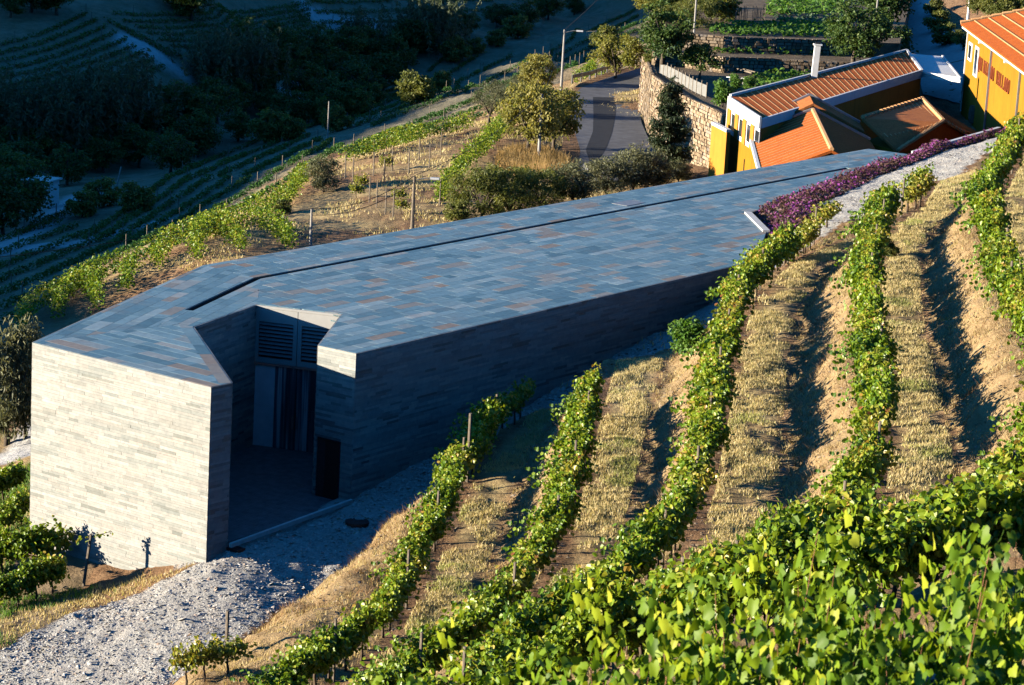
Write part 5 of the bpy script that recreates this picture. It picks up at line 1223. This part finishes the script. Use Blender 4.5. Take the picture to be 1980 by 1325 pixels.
# ------------------------------------------------------------------ flower bed along the roof
n = 15000; yy = rng.uniform(117.5, 153, n); xe, ze = EDGE(yy); xfo, zfo = FOOT(yy); wd = np.interp(yy, [117.5, 121, 128, 138, 146, 153], [.6, 3.0, 3.2, 2.4, 1.7, 1.0])
tt = rng.random(n); X_ = xe + .15 + tt * wd; Y_ = yy; H_ = (.15 + .7 * vnoise(X_ * 1.4, Y_ * 1.4, 3)) * np.clip(4 * tt * (1 - tt), .25, 1); zz = rng.random(n)
P = np.stack([X_, Y_, hq(X_, Y_) + .02 + H_ * zz], -1); V, f = leaves(P, .17, LEAF2, .5, droop=False)
tn = np.clip(zz * .75 + rng.normal(-.02, .2, n) - .06 + .3 * (vnoise(X_ * .7, Y_ * .7, 8) - .4), 0, 1)
link('flower_bed', mesh('flower_bed', V, f, M['purple'], np.repeat(tn, 4)), label='purple flowering ground cover along the edge of the stone roof', cat='flower bed', kind='stuff')
M['bankweed'] = leafmat('dried_weeds', [(0, (.17, .085, .035)), (.5, (.32, .19, .09)), (1, (.54, .38, .21))], .25, 1.3, False, .1)
# ------------------------------------------------------------------ dry grass, gravel stones
def blades(X, Y, h, w, mat, name, label, tone, lean=.35):
    n = len(X); Z = hq(X, Y); a_ = rng.random(n) * 6.28; hh = h * rng.uniform(.5, 1.3, n); ww = w * rng.uniform(.7, 1.3, n); le = rng.normal(0, lean, (n, 2)) * hh[:, None]
    B = np.stack([X, Y, Z - .01], -1); s = np.stack([np.cos(a_) * ww, np.sin(a_) * ww, 0 * a_], -1)
    V = np.stack([B - s, B + s, B + np.concatenate([le, hh[:, None]], 1)], 1).reshape(-1, 3)
    return link(name, mesh(name, V, [np.arange(3 * n).reshape(n, 3)], M[mat], np.repeat(tone, 3)), label=label, cat='grass', kind='stuff')
rng = np.random.default_rng(31)
N = 1700000; X = rng.uniform(-8, 30, N); Y = rng.uniform(50, 128, N); _, U, I = hill(X, Y); xfx, _ = FOOT(Y)
ok = (X > xfx + .2); pat = fbm(X * .9, Y * .55, 41, 3)
dens = np.where((U > .10) & (U < .46) & (I > 0), 1.0 * sstep(.34, .55, pat + .12 * (1 - abs(U - .27) / .2)), .0)
dens = np.where((U >= .46) | (I == 0), .34 * sstep(.35, .6, fbm(X * 1.6, Y * 1.6, 43, 3)), dens)
ok &= rng.random(N) < dens; ok &= (np.abs(X / Y) < .22)
X, Y, U = X[ok], Y[ok], U[ok]
tone = np.clip(rng.normal(.55, .2, len(X)) - .3 * (U > .46) + .5 * sstep(.52, .66, fbm(X * .5, Y * .5, 47, 3)) * (U < .46), 0, 1)
blades(X, Y, .115, .013, 'drygrass', 'dry_grass', 'dry straw-coloured grass on the terraces between the vine rows', tone)
N = 120000; X = rng.uniform(-20, 10, N); Y = rng.uniform(98, 225, N); ok = (rng.random(N) < .8 * sstep(.42, .6, fbm(X * .35, Y * .35, 61, 4))) & (hq(X, Y) > CZ - 30.2)
X, Y = X[ok], Y[ok]; blades(X, Y, .22, .03, 'drygrass', 'bank_grass', 'thin dry grass on the tan knoll behind the winery', np.clip(rng.normal(.5, .2, len(X)), 0, 1))
c = hit(1030, 322, 120); n = 9000; r_ = np.sqrt(rng.random(n)); a_ = rng.random(n) * 6.28
blades(c[0] + r_ * 2.6 * np.cos(a_), c[1] + r_ * 5.5 * np.sin(a_), .9, .03, 'goldgrass', 'golden_grass', 'tall golden dry grass around the roadside pole and tree', rng.random(n), .22)
N = 420000; X = rng.uniform(-8, 30, N); Y = rng.uniform(50, 125, N); _, U, I = hill(X, Y); ok = (U > .52) & (np.abs(X / Y) < .22) & (rng.random(N) < .75 * sstep(.33, .58, fbm(X * .8, Y * .8, 91, 4)))
X, Y = X[ok], Y[ok]; blades(X, Y, .20, .010, 'bankweed', 'bank_weeds', 'brown dried weeds hanging on the vineyard banks', np.clip(rng.normal(.45, .25, len(X)) + .3 * (fbm(X * .4, Y * .4, 93, 2) - .4), 0, 1), .9)
# weeds along the drive edge and lower terrace
X = rng.uniform(-24, -9, 120000); Y = rng.uniform(72, 104, 120000); xl_, _ = LEFT(Y); ok = (X < np.where(Y < 83, xl_ - .1, -17)) & (rng.random(120000) < .8 * sstep(.36, .56, fbm(X * .6, Y * .6, 71, 3)))
ok2 = (X < np.where(Y < 83, xl_ - .1, -17)) & ~ok & (rng.random(120000) < .6)
blades(X[ok2], Y[ok2], .15, .016, 'drygrass', 'verge_grass', 'dry grass on the lower terrace beside the slate front', np.clip(rng.normal(.4, .25, ok2.sum()), 0, 1))
blades(X[ok], Y[ok], .22, .02, 'veg', 'green_weeds', 'green weeds on the lower terrace beside the slate front', rng.random(ok.sum()))
OCT = np.array([[1, 0, 0], [-1, 0, 0], [0, 1, 0], [0, -1, 0], [0, 0, .8], [0, 0, -.6], ], float) * .5
OF = np.array([[0, 2, 4], [2, 1, 4], [1, 3, 4], [3, 0, 4]])
def stones(X, Y, size, name, label):
    n = len(X); a_ = rng.random(n) * 6.28; R = np.zeros((n, 3, 3)); sx = size * rng.lognormal(0, .35, n); sy = sx * rng.uniform(.5, .95, n); sz = sx * rng.uniform(.18, .42, n)
    ti = rng.normal(0, .35, n)
    R[:, 0, 0] = np.cos(a_) * sx; R[:, 1, 0] = np.sin(a_) * sx; R[:, 2, 0] = ti * sx; R[:, 0, 1] = -np.sin(a_) * sy; R[:, 1, 1] = np.cos(a_) * sy; R[:, 2, 2] = sz; R[:, 2, 1] = rng.normal(0, .3, n) * sy
    V, f = stamp(OCT, [OF], R, np.stack([X, Y, hq(X, Y) + sz * .12], -1))
    return link(name, mesh(name, V, f, M['stones'], np.repeat(rng.random(n), 6)), label=label, cat='gravel', kind='stuff')
N = 300000; X = rng.uniform(-22, 6, N); Y = rng.uniform(70, 112, N); xfx, _ = FOOT(Y); xl_, _ = LEFT(Y)
ok = (X < xfx + .1) & (X > np.where(Y < 82.5, xl_ - .1, -11)) & ~inpoly(X, Y, np.array([pA, pB, pC, pI, pJ, pK])) & ~((Y > 96) & (X < 0)) & (np.abs(X / Y) < .23)
ok &= rng.random(N) < (.35 + .9 * sstep(.4, .65, fbm(X * .45 + Y * .2, Y * .45, 81, 3)))
stones(X[ok], Y[ok], .10, 'gravel_stones', 'rough pale gravel stones covering the drive before the winery')
N = 16000; X = rng.uniform(8, 26, N); Y = rng.uniform(112, 152, N); xe, _ = EDGE(Y); xfx, _ = FOOT(Y); ok = (X > xe + .8) & (X < xfx + .1)
stones(X[ok], Y[ok], .09, 'path_gravel', 'white gravel of the path above the flower bed')
N = 34000; X = rng.uniform(-6, 30, N); Y = rng.uniform(55, 125, N); _, U, I = hill(X, Y); ok = ((U > .4) | (U < .14)) & (np.abs(X / Y) < .22); 
st_ = stones(X[ok], Y[ok], .10, 'bank_stones', 'loose stones on the eroded vineyard banks'); st_.data.materials[0] = M['wallstone']
# ------------------------------------------------------------------ poles and wires
def pole(p, h, label, lamp=None, r=.11, mat='concrete', lean=0.):
    t = Thing('utility_pole', label, 'pole', p); top = p + [lean, 0, h]
    V, f = tube([p - [0, 0, .5], top], [r * 1.25, r * .8], 8); t.part('shaft', V, f, M[mat])
    if lamp:
        a0 = top - [0, 0, .25]; V, f = tube([a0, a0 + [lamp * .7, -.2, .22], a0 + [lamp, -.3, .24]], [.03, .03, .03], 6); arm = t.part('lamp_arm', V, f, M['steel'])
        V, f = beam(a0 + [lamp, -.3, .24], a0 + [lamp + .55 * np.sign(lamp), -.4, .25], .2, .12); t.part('lamp_head', V, f, M['lampgrey'], parent=arm)
    return top
def hpole(px, pyb, pyt, label, lamp=None, z=None, **k):
    p = hit(px, pyb, 100) if z is None else onz(px, pyb, z); q = ony(px, pyt, p[1]); return pole(p, q[2] - p[2], label, lamp, **k)
t1_ = hpole(1083, 208, 57, 'tallest roadside pole with a street lamp arm', 1.0)
t2_ = hpole(1041, 315, 182, 'grey pole standing in the golden grass')
t3_ = hpole(797, 442, 341, 'pole with a blue-grey street lamp behind the roof', 1.0, mat='wood')
t4_ = hpole(600, 476, 403, 'short plain pole behind the roof edge', r=.08)
t5_ = hpole(633, 276, 196, 'thin pole standing in the shaded valley field', r=.07)
t6_ = hpole(219, 378, 322, 'leaning thin pole at the end of the valley track', r=.07, lean=.6)
t7_ = hpole(1340, 92, -40, 'slim pole rising through the garden trees', z=T1, r=.08)
t8_ = hpole(1692, 60, -30, 'slim pole among the large dark trees', z=T2, r=.08)
t9_ = hpole(1872, 28, -25, 'white slim pole behind the yellow house roof', z=-17.5, r=.09, mat='white')
def wire(a_, b_, label, sag=.6, r=.022):
    pts = [lerp(a_, b_, u) - [0, 0, sag * 4 * u * (1 - u)] for u in np.linspace(0, 1, 14)]; t = Thing('overhead_wire', label, 'wire', lerp(a_, b_, .5))
    V, f = tube(pts, [r] * 14, 4, False); t.part('cable', V, f, M['iron'])
wire(t2_, t3_ + [0, 0, .05], 'wire between the golden grass pole and the lamp pole behind the roof')
wire(t3_ + [0, 0, .05], t4_, 'upper wire sagging to the short plain pole over the tan bank')
wire(t3_ - [0, 0, .35], t4_ - [0, 0, .4], 'lower wire sagging to the short plain pole over the tan bank')
wire(t1_, t2_, 'wire between the two roadside poles')
wire(t1_, np.array([14.0, 300, CZ - 17]), 'wire running from the tallest pole past the yellow tree', .8)
wire(t4_, np.array([-38.0, 120, CZ - 26]), 'wire leaving the short plain pole towards the valley')
